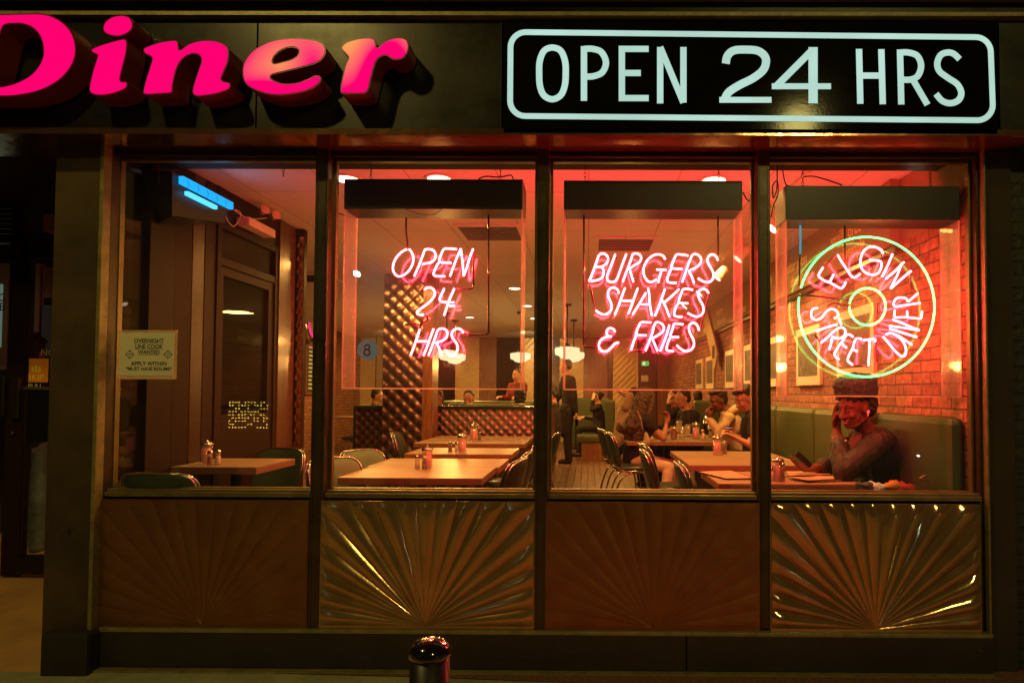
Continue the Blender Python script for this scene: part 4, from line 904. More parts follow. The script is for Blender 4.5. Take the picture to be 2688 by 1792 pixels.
def chair_proto(pale=False):
    t = thing('diner_chair', 'x', 'chair', (0, 0, FZ), 0, 'green vinyl diner chairs with chrome frames'); vm = M['vinylp'] if pale else M['vinylc']
    # sitter faces +X ; back at x = -.21
    m = MB(); bm = bmesh.new(); bmesh.ops.create_uvsphere(bm, u_segments=28, v_segments=12, radius=1)
    def sq(v, e): return math.copysign(abs(v)**e, v)
    for v in bm.verts: v.co = Vector((.22*sq(v.co.x, .75), .21*sq(v.co.y, .75), .46+.04*sq(v.co.z, .6)))
    m.bm(bm); m.build('seat', vm, t)
    m = MB(); N, K = 20, 9; vs = []; fs = []
    prof = []
    for i in range(N+1):      # outline of rounded back in y-z
        pass
    bm = bmesh.new(); bmesh.ops.create_uvsphere(bm, u_segments=36, v_segments=24, radius=1)
    for v in bm.verts:
        x, y, z = v.co; Y_ = .215*sq(y, .45); Z_ = .19*sq(z, .45); X_ = .030*sq(x, .5)
        yy = Y_*(1 - .10*max(0, -z)); v.co = Vector((-.235-.10*(Z_/.38)+X_+1.1*yy*yy*.9, yy, .665+Z_))
    m.bm(bm); m.build('backrest', vm, t)
    ed = []
    for i in range(33):
        a = 2*math.pi*i/32; y, z = math.cos(a), math.sin(a); Y_ = .219*sq(y, .45)*(1-.10*max(0, -z)); Z_ = .194*sq(z, .45)
        ed.append((-.235-.10*(Z_/.38)+1.0*Y_*Y_, Y_, .665+Z_))
    m = MB(); m.tube([(x+.013, y, z) for x, y, z in ed[:-1]], .0065, 6, True); m.build('chrome_piping', M['chrome'], t, weld=False)
    m = MB(); m.tube([(x-.016, y, z) for x, y, z in ed[:-1]], .0065, 6, True); m.build('chrome_piping', M['chrome'], t, weld=False)
    for s_ in (-1, 1):
        m = MB(); m.tube(crv([(-.24, s_*.16, .78), (-.215, s_*.17, .62), (-.20, s_*.175, .50), (-.10, s_*.18, .425), (.10, s_*.18, .42), (.20, s_*.17, .30), (.24, s_*.17, .01)], 5), .011, 8); m.build('leg', M['chrome'], t, weld=False)
        m = MB(); m.tube(crv([(.14, s_*.15, .41), (-.05, s_*.17, .40), (-.16, s_*.17, .30), (-.25, s_*.18, .01)], 5), .011, 8); m.build('leg', M['chrome'], t, weld=False)
    m = MB(); m.tube([(.21*math.cos(2*math.pi*i/24), .20*math.sin(2*math.pi*i/24), .43) for i in range(24)], .011, 6, True); m.build('seat_ring', M['chrome'], t, weld=False)
    return t
pA = chair_proto(); pB = chair_proto(True); used = set()
def chair(x, y, deg, label, pale=False):
    p = pB if pale else pA
    if id(p) in used: p = copy_tree(p)
    else: used.add(id(p))
    p.location = (x, y, FZ); p.rotation_euler = (0, 0, math.radians(deg)); p['label'] = label
chair(-1.56, .74, -30, 'pale green chair nearest the glass at the front left table', True)
chair(-1.58, 1.36, -28, 'pale green chair behind the one nearest the glass, left of the paired tables', True)
chair(-.73, .90, 172, 'green chair at the right end of the front left table')
chair(-.72, 1.5, 176, 'green chair behind the right end chair of the paired left tables')
chair(-.74, 2.5, 182, 'green chair at the right end of the third left table')
chair(-.62, 3.7, 170, 'green chair in the aisle beside the fourth left table')
chair(-1.95, 3.7, 5, 'green chair behind the sugar jars left of the rear left table')
chair(.88, .72, -6, 'dark green chair at the window table facing the woman')
chair(.72, 1.62, -4, 'green chair directly behind the chair facing the woman')
chair(.76, 2.25, 3, 'green chair tucked at the bare right table')
chair(.50, 3.85, 5, 'green chrome chair under the long haired woman')
chair(.42, 4.6, 8, 'green chair behind the long haired woman holding a bag')
chair(-2.42, .28, 90, 'dark green chair backed against the glass in the left window bay')
chair(-2.50, 1.30, -100, 'dark green chair on the far side of the small vestibule table')
chair(-4.35, 8.2, 170, 'dark chair beyond the first mullion by the far left table')
chair(-3.9, 9.2, 180, 'dark chair at the right side of the far left table')

# ---------------------------------------------------------------- right wall bench
bn = thing('wall_bench', 'long green vinyl bench along the brick wall with tall padded back', 'bench', (2.0, 2, FZ))
ys = [.075, 1.02, 2.08, 3.2, 4.3, 5.4]
for i, (a, b) in enumerate(zip(ys, ys[1:])):
    x0 = 1.99 if i else 2.055
    m = MB(); m.bbox(x0-2.0, XW-.005-2.0, a+.004-2, b-.004-2, .40, 1.19, .045); 
    for v in m.v: v.x -= .035*math.sin(math.pi*min(1, max(0, (v.z-.4)/.79))) if v.x < .05 else 0
    m.build('back_cushion', M['vinyl'], bn)
    m = MB(); m.bbox(1.56-2, x0-2, a+.004-2, b-.004-2, .36, .47, .03); m.build('seat_cushion', M['vinyl'], bn)
MB().box(1.62-2, XW-.01-2, .14-2, 5.4-2, 0, .358).build('bench_plinth', M['darkwood'], bn)
# booths further in
def booth(x0, x1, y, z, label, d=.12, col='vinyl', seat=None):
    t = thing('dining_booth', label, 'booth', ((x0+x1)/2, y, FZ)); a = (x1-x0)/2
    MB().bbox(-a, a, 0, d, 0, z, .04).build('backrest', M[col], t)
    if seat: MB().bbox(-a, a, d+.001, d+seat, .33, .47, .04).build('seat', M[col], t); MB().box(-a+.02, a-.02, d+.02, d+seat-.03, 0, .329).build('base', M['redwood'], t)
r = rect(1823, 1050, 1890, 1110, 6.0); booth(r[0], 2.0, 6.0, r[3]-FZ, 'green booth back behind the young man in the hoodie', seat=.5)
r = rect(1478, 1044, 1600, 1100, 12.3); booth(r[0], r[1], 12.3, r[3]-FZ, 'green booth back along the rear wall behind the seated couple')
r = rect(1588, 1050, 1614, 1100, 11.0); booth(r[0], r[1], 10.9, r[3]-FZ, 'dark green booth end beside the woman with tied hair')
p = PZ(1531, 1125, .62); t = thing('booth_bench', 'short green padded bench with a pink lit base in the aisle', 'bench', (p.x+.2, 8.6, FZ))
m = MB(); m.bbox(-.30, .36, 0, .5, .36, .50, .04); m.build('seat', M['vinyl'], t); MB().box(-.2, .33, .03, .47, 0, .358).build('base', M['redwood'], t)
for y, lb, x0, x1 in ((5.35, 'green booth back just behind the quilted divider', -2.0, -.8), (8.0, 'green booth back further behind the quilted divider', -3.0, -.8)):
    booth(x0, x1, y, 1.16, lb)
r = rect(1450, 1076, 1600, 1082, 11.3); t_ = table(-.75, .2, 11.0, 11.7, 'far booth table with food in front of the rear wall')

# ---------------------------------------------------------------- tableware
def sugar_proto():
    t = thing('sugar_dispenser', 'x', 'sugar jar', (0, 0, 0), 0, 'sugar jars with pink packets')
    MB().lathe([(.034, .0), (.040, .006), (.038, .02), (.037, .125), (.030, .132)], (0, 0, 0), 18).build('glass_jar', M['tglass'], t)
    MB().lathe([(.030, .008), (.030, .100), (.024, .112)], (0, 0, 0), 8).build('pink_packets', M['pinkpk'], t)
    MB().lathe([(.040, .127), (.042, .132), (.042, .142), (.034, .152), (.012, .158), (.010, .166), (.004, .170)], (0, 0, 0), 18).build('chrome_lid', M['chrome'], t); return t
def shaker_proto(mat, lb):
    t = thing('table_shaker', lb, 'shaker', (0, 0, 0), 0, 'salt and pepper shakers')
    MB().lathe([(.020, .0), (.022, .004), (.016, .07), (.014, .078)], (0, 0, 0), 8).build('glass_body', M['tglass'], t)
    MB().lathe([(.0165, .006), (.0125, .060)], (0, 0, 0), 8).build('contents', M[mat], t)
    MB().lathe([(.017, .076), (.018, .086), (.013, .096), (.004, .099)], (0, 0, 0), 12).build('chrome_cap', M['chrome'], t); return t
SP = {'sugar': sugar_proto(), 'salt': shaker_proto('salt', 'x'), 'pepper': shaker_proto('pepper', 'x')}; us2 = set()
def put(kind, x, y, label, z=TZ, s=1, Y=None):
    o = SP[kind]
    if kind in us2: o = copy_tree(o)
    else: us2.add(kind)
    p = PZ(x, y, z)
    o.location = (p.x, p.y, z+.0005); o.scale = (s, s, s); o['label'] = label
put('sugar', 541, 1218, 'sugar jar on the small table in the left window bay', 1.035, .95)
put('pepper', 551, 1222, 'brown pepper shaker on the small table in the left window bay', 1.035)
put('salt', 572, 1220, 'white salt shaker on the small table in the left window bay', 1.035)
put('sugar', 1121, 1229, 'large sugar jar on the front left table'); put('salt', 1095, 1230, 'salt shaker beside the jar on the front left table')
put('pepper', 1114, 1232, 'dark pepper shaker in front of the jar on the front left table')
put('sugar', 1213, 1188, 'sugar jar on the third left table', TZ, 1.1); put('pepper', 1182, 1187, 'pepper shaker left of the jar on the third left table'); put('salt', 1198, 1186, 'salt shaker left of the jar on the third left table')
put('sugar', 1244, 1157, 'sugar jar on the rear left table before the divider', TZ, 1.25); put('pepper', 1259, 1156, 'pepper shaker on the rear left table before the divider', TZ, 1.1)
put('sugar', 1883, 1193, 'sugar jar on the joined tables left of the third mullion', TZ, 1.1); put('pepper', 1902, 1192, 'pepper shaker beside the jar left of the third mullion', TZ, 1.2)
put('sugar', 1827, 1152, 'sugar jar on the crowded table by the young men', TZ, 1.25); put('salt', 1846, 1155, 'salt shaker on the crowded table by the young men', TZ, 1.3)
put('sugar', 2042, 1262, 'sugar jar on the woman\'s table beside the third mullion', TZ, .95); put('pepper', 2052, 1263, 'tall shaker in front of the jar on the woman\'s table', TZ, 1.25)
put('salt', 2024, 1263, 'salt shaker half hidden by the third mullion on the woman\'s table')
M['drink'] = pbr('milky_drink', (.55, .36, .20), .5)
def cup(x, y, r1, r2, h, mat, name, label, cat, inner=None, grp=None, straw=None, z=TZ):
    p = PZ(x, y, z); t = thing(name, label, cat, (p.x, p.y, z+.0005), 0, grp)
    m = MB(); m.lathe([(r1*.9, 0), (r1, .004), (r2, h), (r2-.003, h), (r1-.004, .008)], (0, 0, 0), 18); m.build('vessel', M[mat], t)
    if inner: m = MB(); m.lathe([(r1-.006, .009), (r1+(r2-r1)*.7-.005, h*.72)], (0, 0, 0), 14); m.build('drink', M[inner], t)
    if straw: m = MB(); m.tube([(.0, 0, .03), (.02, 0, h+.07)], .004, 6); m.build('straw', M[straw], t)
GG = 'drinking glasses on the crowded table'
cup(1769, 1154, .035, .045, .16, 'tglass', 'drinking_glass', 'tall water glass at the left front of the crowded table', 'glass', 'drink', GG)
cup(1790, 1154, .035, .045, .16, 'tglass', 'drinking_glass', 'tall water glass right of the left front glass', 'glass', None, GG)
cup(1806, 1143, .032, .042, .15, 'tglass', 'drinking_glass', 'short glass behind the sugar jar on the crowded table', 'glass', 'drink', GG)
cup(1783, 1141, .034, .044, .19, 'tglass', 'drinking_glass', 'milkshake glass behind the two tall water glasses', 'glass', 'drink', GG)
cup(1790, 1122, .034, .044, .20, 'tglass', 'drinking_glass', 'glass with a red straw before the man in black', 'glass', None, GG, 'ketchup')
cup(1762, 1124, .040, .050, .16, 'posterw', 'paper_cup', 'white paper cup in the long haired woman\'s hand', 'cup')
cup(1869, 1148, .040, .052, .21, 'chrome', 'shake_mixing_cup', 'steel milkshake cup standing before the hooded young man', 'cup', None, 'steel milkshake cups')
cup(1853, 1130, .040, .052, .21, 'chrome', 'shake_mixing_cup', 'steel milkshake cup behind the front one near the hooded young man', 'cup', None, 'steel milkshake cups')
p = PZ(1767, 1112, TZ); t = thing('ketchup_bottle', 'red squeeze ketchup bottle at the far end of the crowded table', 'bottle', (p.x, p.y, TZ)); MB().lathe([(.03, 0), (.032, .12), (.012, .15), (.004, .19)], (0, 0, 0), 14).build('body', M['ketchup'], t)
p = PZ(1790, 1143, TZ+.004); m = MB(); m.lathe([(.10, 0), (.15, .012), (.15, .016), (.09, .006)], (p.x, p.y, TZ+.001), 24); tag(m.build('plate', M['posterw']), 'white plate under the glasses on the crowded table', 'plate')
for x, y, g_ in ((902, 1085, 'white'), (918, 1085, 'white')):
    p = PZ(x, y, TZ); t = thing('mug', 'white mug on the far left table' if x < 910 else 'white sugar jar shaped mug right of the other mug on the far left table', 'mug', (p.x, min(p.y, 10.8), TZ), 0, 'mugs on the far left table'); m = MB(); m.lathe([(.05, 0), (.055, .13 if x < 910 else .2), (.048, .13 if x < 910 else .2), (.045, .01)], (0, 0, 0), 14); m.build('body', M['posterw'], t)
    m = MB(); m.tube(crv([(.05, 0, .11), (.09, 0, .09), (.09, 0, .05), (.05, 0, .03)], 5), .008, 6); m.build('handle', M['posterw'], t, weld=False)
def menu(quad, label, z=TZ, curl=.0):
    P = [PZ(x, y, z+.006) for x, y in quad]; t = thing('menu', label, 'menu', P[0], 0, 'menus on the window table'); o = P[0]
    n = 8; vs = []; fs = []
    for j in range(2):
        for i in range(n+1):
            a = P[0].lerp(P[1], i/n); b = P[3].lerp(P[2], i/n); q = a if j == 0 else b
            vs.append(q-o+Vector((0, 0, curl*(i/n-.5)**2*4)))
    for s_ in range(2): pass
    m = MB(); m.add(vs+[v+Vector((0, 0, .005)) for v in vs], [(i, i+1, n+2+i, n+1+i) for i in range(n)]+[(2*(n+1)+i, 2*(n+1)+n+1+i, 2*(n+1)+n+2+i, 2*(n+1)+i+1) for i in range(n)]+[(i, 2*(n+1)+i, 2*(n+1)+i+1, i+1) for i in range(n)]+[(n+1+i, n+2+i, 3*(n+1)+i+1, 3*(n+1)+i) for i in range(n)]); m.build('page', M['menu'], t)
    e = MB(); e.tube([P[k]-o+Vector((0, 0, .003+curl)) for k in range(4)], .0035, 5, True); e.build('black_binding', M['black'], t, weld=False)
menu([(1832, 1239), (1980, 1254), (1962, 1236+24), (1845, 1256)][:1]+[(1919, 1236), (1977, 1256), (1905, 1257)], 'plastic covered menu on the window table left of the third mullion')
menu([(2060, 1254), (2150, 1252), (2281, 1257), (2120, 1265)], 'open menu curling at the front of the woman\'s table', TZ, .006)
menu([(2062, 1238), (2150, 1238), (2185, 1247), (2070, 1250)], 'menu lying under the woman\'s hand')
# napkin dispenser / bag things by the sill
for i, (x, y, c, r, lb) in enumerate([(2277, 1281, (.045, .04, .05), .045, 'dark crumpled bundle on the bench by the sill'), (2302, 1281, (.45, .62, .66), .05, 'pale blue crumpled scarf on the bench by the sill'), (2340, 1280, (.45, .17, .03), .055, 'orange knitted bundle on the bench by the sill'), (2372, 1283, (.28, .03, .02), .05, 'red cloth bundle on the bench by the sill')]):
    p = PY(x, y, .30); m = MB(); m.ell((p.x, .30, p.z), r*1.3, r, r*.7, 18, 12)
    for v in m.v: v += (v-Vector((p.x, .3, p.z)))*.75*mnoise.noise(v*34)
    tag(m.build('cloth_bundle', pbr('cloth%d' % i, c, .8, 0, .4, 30)), lb, 'cloth')
p = PY(2432, 1270, .25); m = MB(); m.box(-.018, .018, -.01, .01, -.05, .05); m.v = [Matrix.Rotation(.5, 3, 'Y').inverted() @ v+p for v in m.v]
tag(m.build('wooden_sign_stub', M['tedge']), 'small tilted wooden card stand on the bench by the sill', 'card stand')

# ---------------------------------------------------------------- wall pictures
def picture(xa, xb, z0, z1, label, Xp=XW-.002):
    ya, yb = PX(xa, 950, Xp).y, PX(xb, 950, Xp).y
    if ya < yb: ya, yb = yb, ya
    t = thing('framed_photo', label, 'picture', (Xp, (ya+yb)/2, z0), 0, 'framed photographs on the brick wall'); h = (ya-yb)/2
    MB().bbox(-.030, 0, -h, h, 0, z1-z0, .004).build('white_board', M['posterw'], t)
    MB().box(-.033, -.0305, -h+.06, h-.06, .09, z1-z0-.07).build('photo_print', M['posterdark'], t)
for xa, xb, lb in ((1830, 1847, 'farthest framed photo on the brick wall'), (1857, 1877, 'second farthest framed photo below the leaning board'), (1908, 1932, 'framed photo right of the leaning board'), (1958, 2000, 'framed photo just left of the third mullion'),
                   (2016, 2052, 'framed photo just right of the third mullion'), (2098, 2160, 'framed photo at lower left of the round neon sign'), (2205, 2304, 'large framed photo behind the centre of the round neon sign')):
    picture(xa, xb, 1.60 if xa < 2200 else 1.64, 2.16 if xa < 2200 else 2.2, lb)
a, b = PX(1852, 812, XW-.08), PX(1884, 950, XW-.08)
sb_ = thing('leaning_board', 'long yellow wooden board leaning diagonally against the brick wall', 'board', b); d = (a-b); m = MB(); L = d.length; dn = d.normalized(); sd = Vector((0, 1, 0)); sd = (sd-dn*sd.dot(dn)).normalized(); nn = Vector((-1, 0, 0))
vs = []
for q, wq in ((0, .20), (L*.15, .22), (L*.8, .20), (L, .12)):
    for s_ in (-1, 1):
        for t_2 in (0, .03): vs.append(dn*q+sd*s_*wq/1.2+nn*t_2)
fs = []
for i in range(3):
    k = i*4; fs += [(k, k+4, k+6, k+2), (k+1, k+3, k+7, k+5), (k, k+1, k+5, k+4), (k+2, k+6, k+7, k+3)]
fs += [(0, 2, 3, 1), (12, 13, 15, 14)]
m.add(vs, fs); m.build('plank', woodmat('yellow_wood', (.62, .45, .16), (.5, .33, .1), .4, 'Z', 3), sb_)
m = MB(); m.box(-.004, -.001, -.09, .09, -.10, .10); m.v = [v+dn*.25+nn*.031 for v in m.v]; m.build('dark_label', M['ink'], sb_)
# far left wall: clock, blackboard
p = PX(808, 850, -6.18); ck = thing('neon_ring_clock', 'round wall clock with a pink neon ring on the far left brick wall', 'clock', p)
def xlathe(prof, mat, name, par):
    m = MB(); m.lathe(prof, (0, 0, 0), 28); m.v = [Vector((v.z, v.y, v.x)) for v in m.v]; return m.build(name, mat, par)
xlathe([(.40, 0), (.42, .10), (.36, .16), (.34, .16)], M['chrome'], 'chrome_rim', ck); xlathe([(.33, .14), (.33, .165)], emis('ring_pink', (1, .02, .22), 1.4), 'pink_ring', ck); xlathe([(.27, .166), (.27, .175)], M['posterw'], 'dial', ck)
ya, yb = PX(800, 950, -6.18).y, PX(824, 950, -6.18).y; z0, z1 = PX(810, 1035, -6.18).z, PX(810, 905, -6.18).z
bb = thing('chalk_board', 'tall chalk menu board on the far left brick wall', 'chalk board', (-6.19, (ya+yb)/2, z0)); h = abs(yb-ya)/2
MB().bbox(0, .04, -h, h, 0, z1-z0, .01).build('wood_frame', M['redwood'], bb); MB().box(.041, .044, -h+.05, h-.05, .05, z1-z0-.05).build('slate', pbr('slate', (.03, .045, .04), .7), bb)
m = MB()
for i in range(11): zz = .12+i*.09; m.box(.045, .046, -h+.12, h-.12-.1*random.random(), zz, zz+.035)
m.build('chalk_lines', pbr('chalk', (.55, .6, .55), .8, 0, .4, 40), bb)
p = PY(966, 918, 10); dk = thing('round_blue_wall_sign', 'round pale blue glowing sign with a figure eight left of the column', 'sign', p)
def ylathe(prof, mat, name, par, n=36):
    m = MB(); m.lathe(prof, (0, 0, 0), n); m.v = [Vector((v.x, -v.z, v.y)) for v in m.v]; return m.build(name, mat, par)
ylathe([(.22, 0), (.215, .05)], emis('sign_glow', (.35, .48, .42), .2), 'lit_disc', dk)
m = MB()
for zz, rr2 in ((.055, .05), (-.06, .062)): m.tube([(rr2*math.cos(a_), -.056, zz+rr2*math.sin(a_)) for a_ in [2*math.pi*i/20 for i in range(20)]], .018, 6, True)
m.build('figure_eight', M['brown'], dk, weld=False)

# ---------------------------------------------------------------- lights
WARM = (1, .47, .10)
def downlight(x, y, label, e=72):
    p = PZ(x, y, CZ-.006); t = thing('ceiling_downlight', label, 'ceiling light', (p.x, p.y, CZ), 0, 'recessed ceiling lights')
    MB().lathe([(.095, -.008), (.105, -.004), (.105, -.001)], (0, 0, 0), 24).build('trim_ring', M['posterw'], t)
    MB().lathe([(.080, -.010), (.080, -.0085)], (0, 0, 0), 24).build('lit_lens', M['downl'], t)
    lamp('downlight_beam', 'SPOT', (p.x, p.y, CZ-.03), e, WARM, .06, (p.x, p.y, 0), 150, .6)
for x, y, lb in ((912, 471, 'ceiling light at the top left corner of the left neon housing'), (1153, 470, 'ceiling light behind the top of the left neon housing'), (1874, 474, 'ceiling light above the right end of the middle neon housing'),
                 (1247, 604, 'ceiling light above the word OPEN in the left window'), (1351, 757, 'ceiling light at the upper right of the left clear case'), (1383, 803, 'ceiling light just left of the second mullion'), (1233, 833, 'ceiling light right of the neon numeral 24'), (1403, 836, 'farthest ceiling light beside the second mullion')):
    downlight(x, y, lb)
for x, y, z, e in ((1.2, 3.2, 2.9, 26), (-2.2, 3.4, 2.9, 26), (-3.6, 6.0, 2.9, 30), (.8, 7.5, 2.9, 34), (-2.5, 9.5, 2.9, 40), (.6, 11.0, 2.9, 34), (-4.8, 10.5, 2.9, 36), (1.1, 1.6, 2.9, 9)):
    lamp('room_fill_light', 'AREA', (x, y, z), e*1.7, WARM, .5, (x, y, 0))
for x, y in ((-1.2, 1.7), (-2.0, 3.1), (.4, 2.6)): lamp('room_fill_light', 'POINT', (x, y, 2.05), 8, WARM, .03)  # fill points added without fixtures to brighten the ceiling
def pendant(x, y, Y, r, label):
    p = PY(x, y, Y); t = thing('pendant_lamp', label, 'pendant lamp', p, 0, 'schoolhouse glass pendants'); k = r/.2
    MB().lathe([(.06*k, .10*k), (.19*k, .08*k), (.20*k, .05*k), (.19*k, -.03*k), (.13*k, -.05*k), (.11*k, -.08*k), (.03*k, -.10*k)], (0, 0, 0), 24).build('glass_shade', M['cream'], t)
    m = MB(); m.tube([(0, 0, .09*k), (0, 0, CZ-.02-p.z)], .012, 8); m.build('stem', M['black'], t, weld=False)
    MB().lathe([(.07, CZ-.04-p.z), (.07, CZ-.002-p.z)], (0, 0, 0), 16).build('ceiling_rose', M['black'], t)
    MB().lathe([(.07*k, .095*k), (.05*k, .15*k)], (0, 0, 0), 16).build('fitter', M['black'], t)
    lamp('pendant_light', 'POINT', (p.x, p.y-.02, p.z-.14*k), 50, WARM, .1)
pendant(1366, 938, 8.0, .19, 'single schoolhouse pendant near the second mullion'); pendant(1172, 932, 8.2, .20, 'left one of the paired pendants under the neon HRS')
pendant(1194, 941, 9.4, .22, 'right one of the paired pendants under the neon HRS'); pendant(1489, 926, 7.0, .21, 'nearest pendant of the cluster right of the second mullion'); pendant(1506, 936, 9.2, .22, 'farther pendant of the cluster right of the second mullion')
tr = thing('track_light_rail', 'black ceiling track carrying spotlights toward the brick wall', 'track light', (1.45, 3, CZ)); MB().box(-.015, .015, -2.4, 5, -.03, -.002).build('rail', M['posterw'], tr)
for i, (y, lb) in enumerate([(1.25, 'nearest cream track spotlight'), (2.35, 'cream spotlight hanging right of the middle neon sign'), (3.3, 'second cream track spotlight in line'), (4.4, 'third cream track spotlight in line'), (5.6, 'farthest cream track spotlight')]):
    t = thing('track_spotlight', lb+' on the ceiling track', 'spotlight', (1.45, y, CZ-.03), 0, 'track spotlights')
    MB().lathe([(.012, -.10), (.012, 0)], (0, 0, 0), 10).build('stem', M['white'], t)
    R_ = Matrix.Rotation(math.radians(-42), 3, 'Y'); q = MB(); q.lathe([(.03, .06), (.045, .04), (.048, -.06), (.062, -.09), (.055, -.092)], (0, 0, 0), 18); q.v = [R_.inverted() @ v+Vector((0, 0, -.13)) for v in q.v]; q.build('lamp_can', M['posterw'], t)
    q = MB(); q.lathe([(.050, -.0935), (.050, -.0925)], (0, 0, 0), 18); q.v = [R_.inverted() @ v+Vector((0, 0, -.13)) for v in q.v]; q.build('lit_face', M['trackl'], t)
    lamp('track_beam', 'SPOT', (1.45+.10, y, CZ-.26), 45 if i == 0 else 85, (1, .56, .17), .05, (2.14, y, 1.7), 95, .8)
for x, y, z in ((-2.45, 1.3, 2.2),): pass
lamp('wall_wash_light', 'SPOT', (-1.4, 11.5, 2.8), 60, (1, .75, .35), .2, (-1.6, 13.5, 1.8), 120, .8)
lamp('wall_wash_light', 'SPOT', (-4.9, 11.5, 2.8), 60, (1, .65, .2), .2, (-5.1, 13.5, 1.8), 120, .8)
# ---------------------------------------------------------------- bollard
pb_ = PY(1129, 1690, -1.75); bl = thing('bollard', 'black steel bollard with a glossy domed cap on the pavement', 'bollard', (pb_.x, -1.75, 0)); zt = PY(1129, 1706, -1.75).z; rB = .054
M['boll'] = pbr('black_enamel', (.008, .006, .006), .14, 0, 0, coat=1)
MB().lathe([(rB, 0), (rB, zt-.012)], (0, 0, 0), 36).build('post', pbr('black_post', (.012, .009, .008), .35, 0, .2), bl)
MB().lathe([(rB+.003, zt-.012), (rB+.004, zt-.004)]+[((rB+.003)*math.cos(a), zt+.034*math.sin(a)) for a in [math.radians(k) for k in range(0, 89, 6)]], (0, 0, 0), 40).build('domed_cap', M['boll'], bl)

# LED sign across the street, seen mirrored in the left window
ls = thing('led_dot_sign', 'yellow LED dot sign across the street mirrored in the left window', 'LED sign', (-5.42, -6.5, 1.14)); m = MB(); MB().box(-.36, .36, -.05, -.004, -.24, .24).build('case', M['black'], ls)
rnd = random.Random(4)
for j in range(9):
    for i in range(13):
        if rnd.random() < .62: x, z = -.30+i*.05, -.2+j*.05; m.box(x-.008, x+.008, 0, .006, z-.008, z+.008)
o = m.build('led_dots', emis('led_yellow', (1, .72, .12), 16), ls, weld=False); o['kind'] = 'stuff'
for cx, y0_, y1_, lb in ((744, 415, 463, 'short loose chain hanging at the top right of the left window bay'), (416, 418, 480, 'loose chain above the insect trap in the left window bay')):
    a, b = PY(cx, y0_, .15), PY(cx, y1_, .15); m = MB(); chain(m, a+Vector((0, 0, .03)), b); tag(m.build('hanging_chain', M['chain'], weld=False), lb, 'chain')
r = rect(2654, 346, 2720, 359, YF-.005); t = thing('name_plate', 'tiny pale plate with dark letters at the right end of the fascia', 'plate', (r[0], YF-.004, r[2]))
MB().box(.01, r[1]-r[0], -.004, 0, 0, r[3]-r[2]).build('plate_sheet', M['trim'], t); text_mesh('DEM', .020, M['ink'], 'wording', t, face_front(Vector((.050, -.0055, (r[3]-r[2])/2))), .0003)
# ================================================================ people
class Blob:
    def __init__(s): s.m = MB()
    def cap(s, a, b, r0, r1, n=14):
        a, b = Vector(a), Vector(b); d = b-a; L = d.length
        if L < 1e-5: return s.m.ell(a, r0, r0, r0) and s
        t = d.normalized(); pts = []; rr = []
        for k in range(5):
            q = -math.cos(math.pi/2*k/4*1.0); pts.append(a+t*(q*r0*.999)); rr.append(max(.001, r0*math.sqrt(max(0, 1-q*q))))
        for k in range(1, 4): pts.append(a+d*k/4); rr.append(r0+(r1-r0)*k/4)
        for k in range(5):
            q = math.sin(math.pi/2*k/4); pts.append(b+t*(q*r1*.999)); rr.append(max(.001, r1*math.sqrt(max(0, 1-q*q))))
        s.m.tube(pts, rr, n); return s
    def chain(s, pts, rs):
        for i in range(len(pts)-1): s.cap(pts[i], pts[i+1], rs[i], rs[i+1])
        return s
    def ell(s, c, rx, ry, rz, rot=None): s.m.ell(c, rx, ry, rz, 20, 14, rot); return s
    def build(s, name, mat, parent, voxel=.01, smooth=4, noise=0, nf=9, org=None, ridge=False):
        me = bpy.data.meshes.new(name); me.from_pydata([tuple(v) for v in s.m.v], [], s.m.f)
        o = bpy.data.objects.new(name, me); C.objects.link(o)
        r = o.modifiers.new('r', 'REMESH'); r.mode = 'VOXEL'; r.voxel_size = voxel; r.use_smooth_shade = True
        if smooth: q = o.modifiers.new('s', 'SMOOTH'); q.factor = .5; q.iterations = smooth
        dg = bpy.context.evaluated_depsgraph_get(); m2 = bpy.data.meshes.new_from_object(o.evaluated_get(dg)); m2.name = name
        bpy.data.objects.remove(o); bpy.data.meshes.remove(me)
        if noise:
            nn = [v.normal.copy() for v in m2.vertices]
            for v, n_ in zip(m2.vertices, nn):
                c = v.co; e_ = Vector((c.x*1.5, c.y, c.z*.55+c.x*.5)); v.co = c+n_*noise*((mnoise.noise(c*nf)+.6*mnoise.noise(c*nf*2.3)) if not ridge else (1.1-3.2*abs(mnoise.noise(e_*nf))))
        if org is not None: m2.transform(Matrix.Translation(-Vector(org)))
        m2.polygons.foreach_set('use_smooth', [True]*len(m2.polygons))
        m2.materials.append(mat); o = bpy.data.objects.new(name, m2); C.objects.link(o); o.parent = parent; return o
def frame(f, pitch=0, roll=0):      # columns: forward, left, up
    return Matrix.Rotation(f, 3, 'Z') @ Matrix.Rotation(pitch, 3, 'Y') @ Matrix.Rotation(roll, 3, 'X')
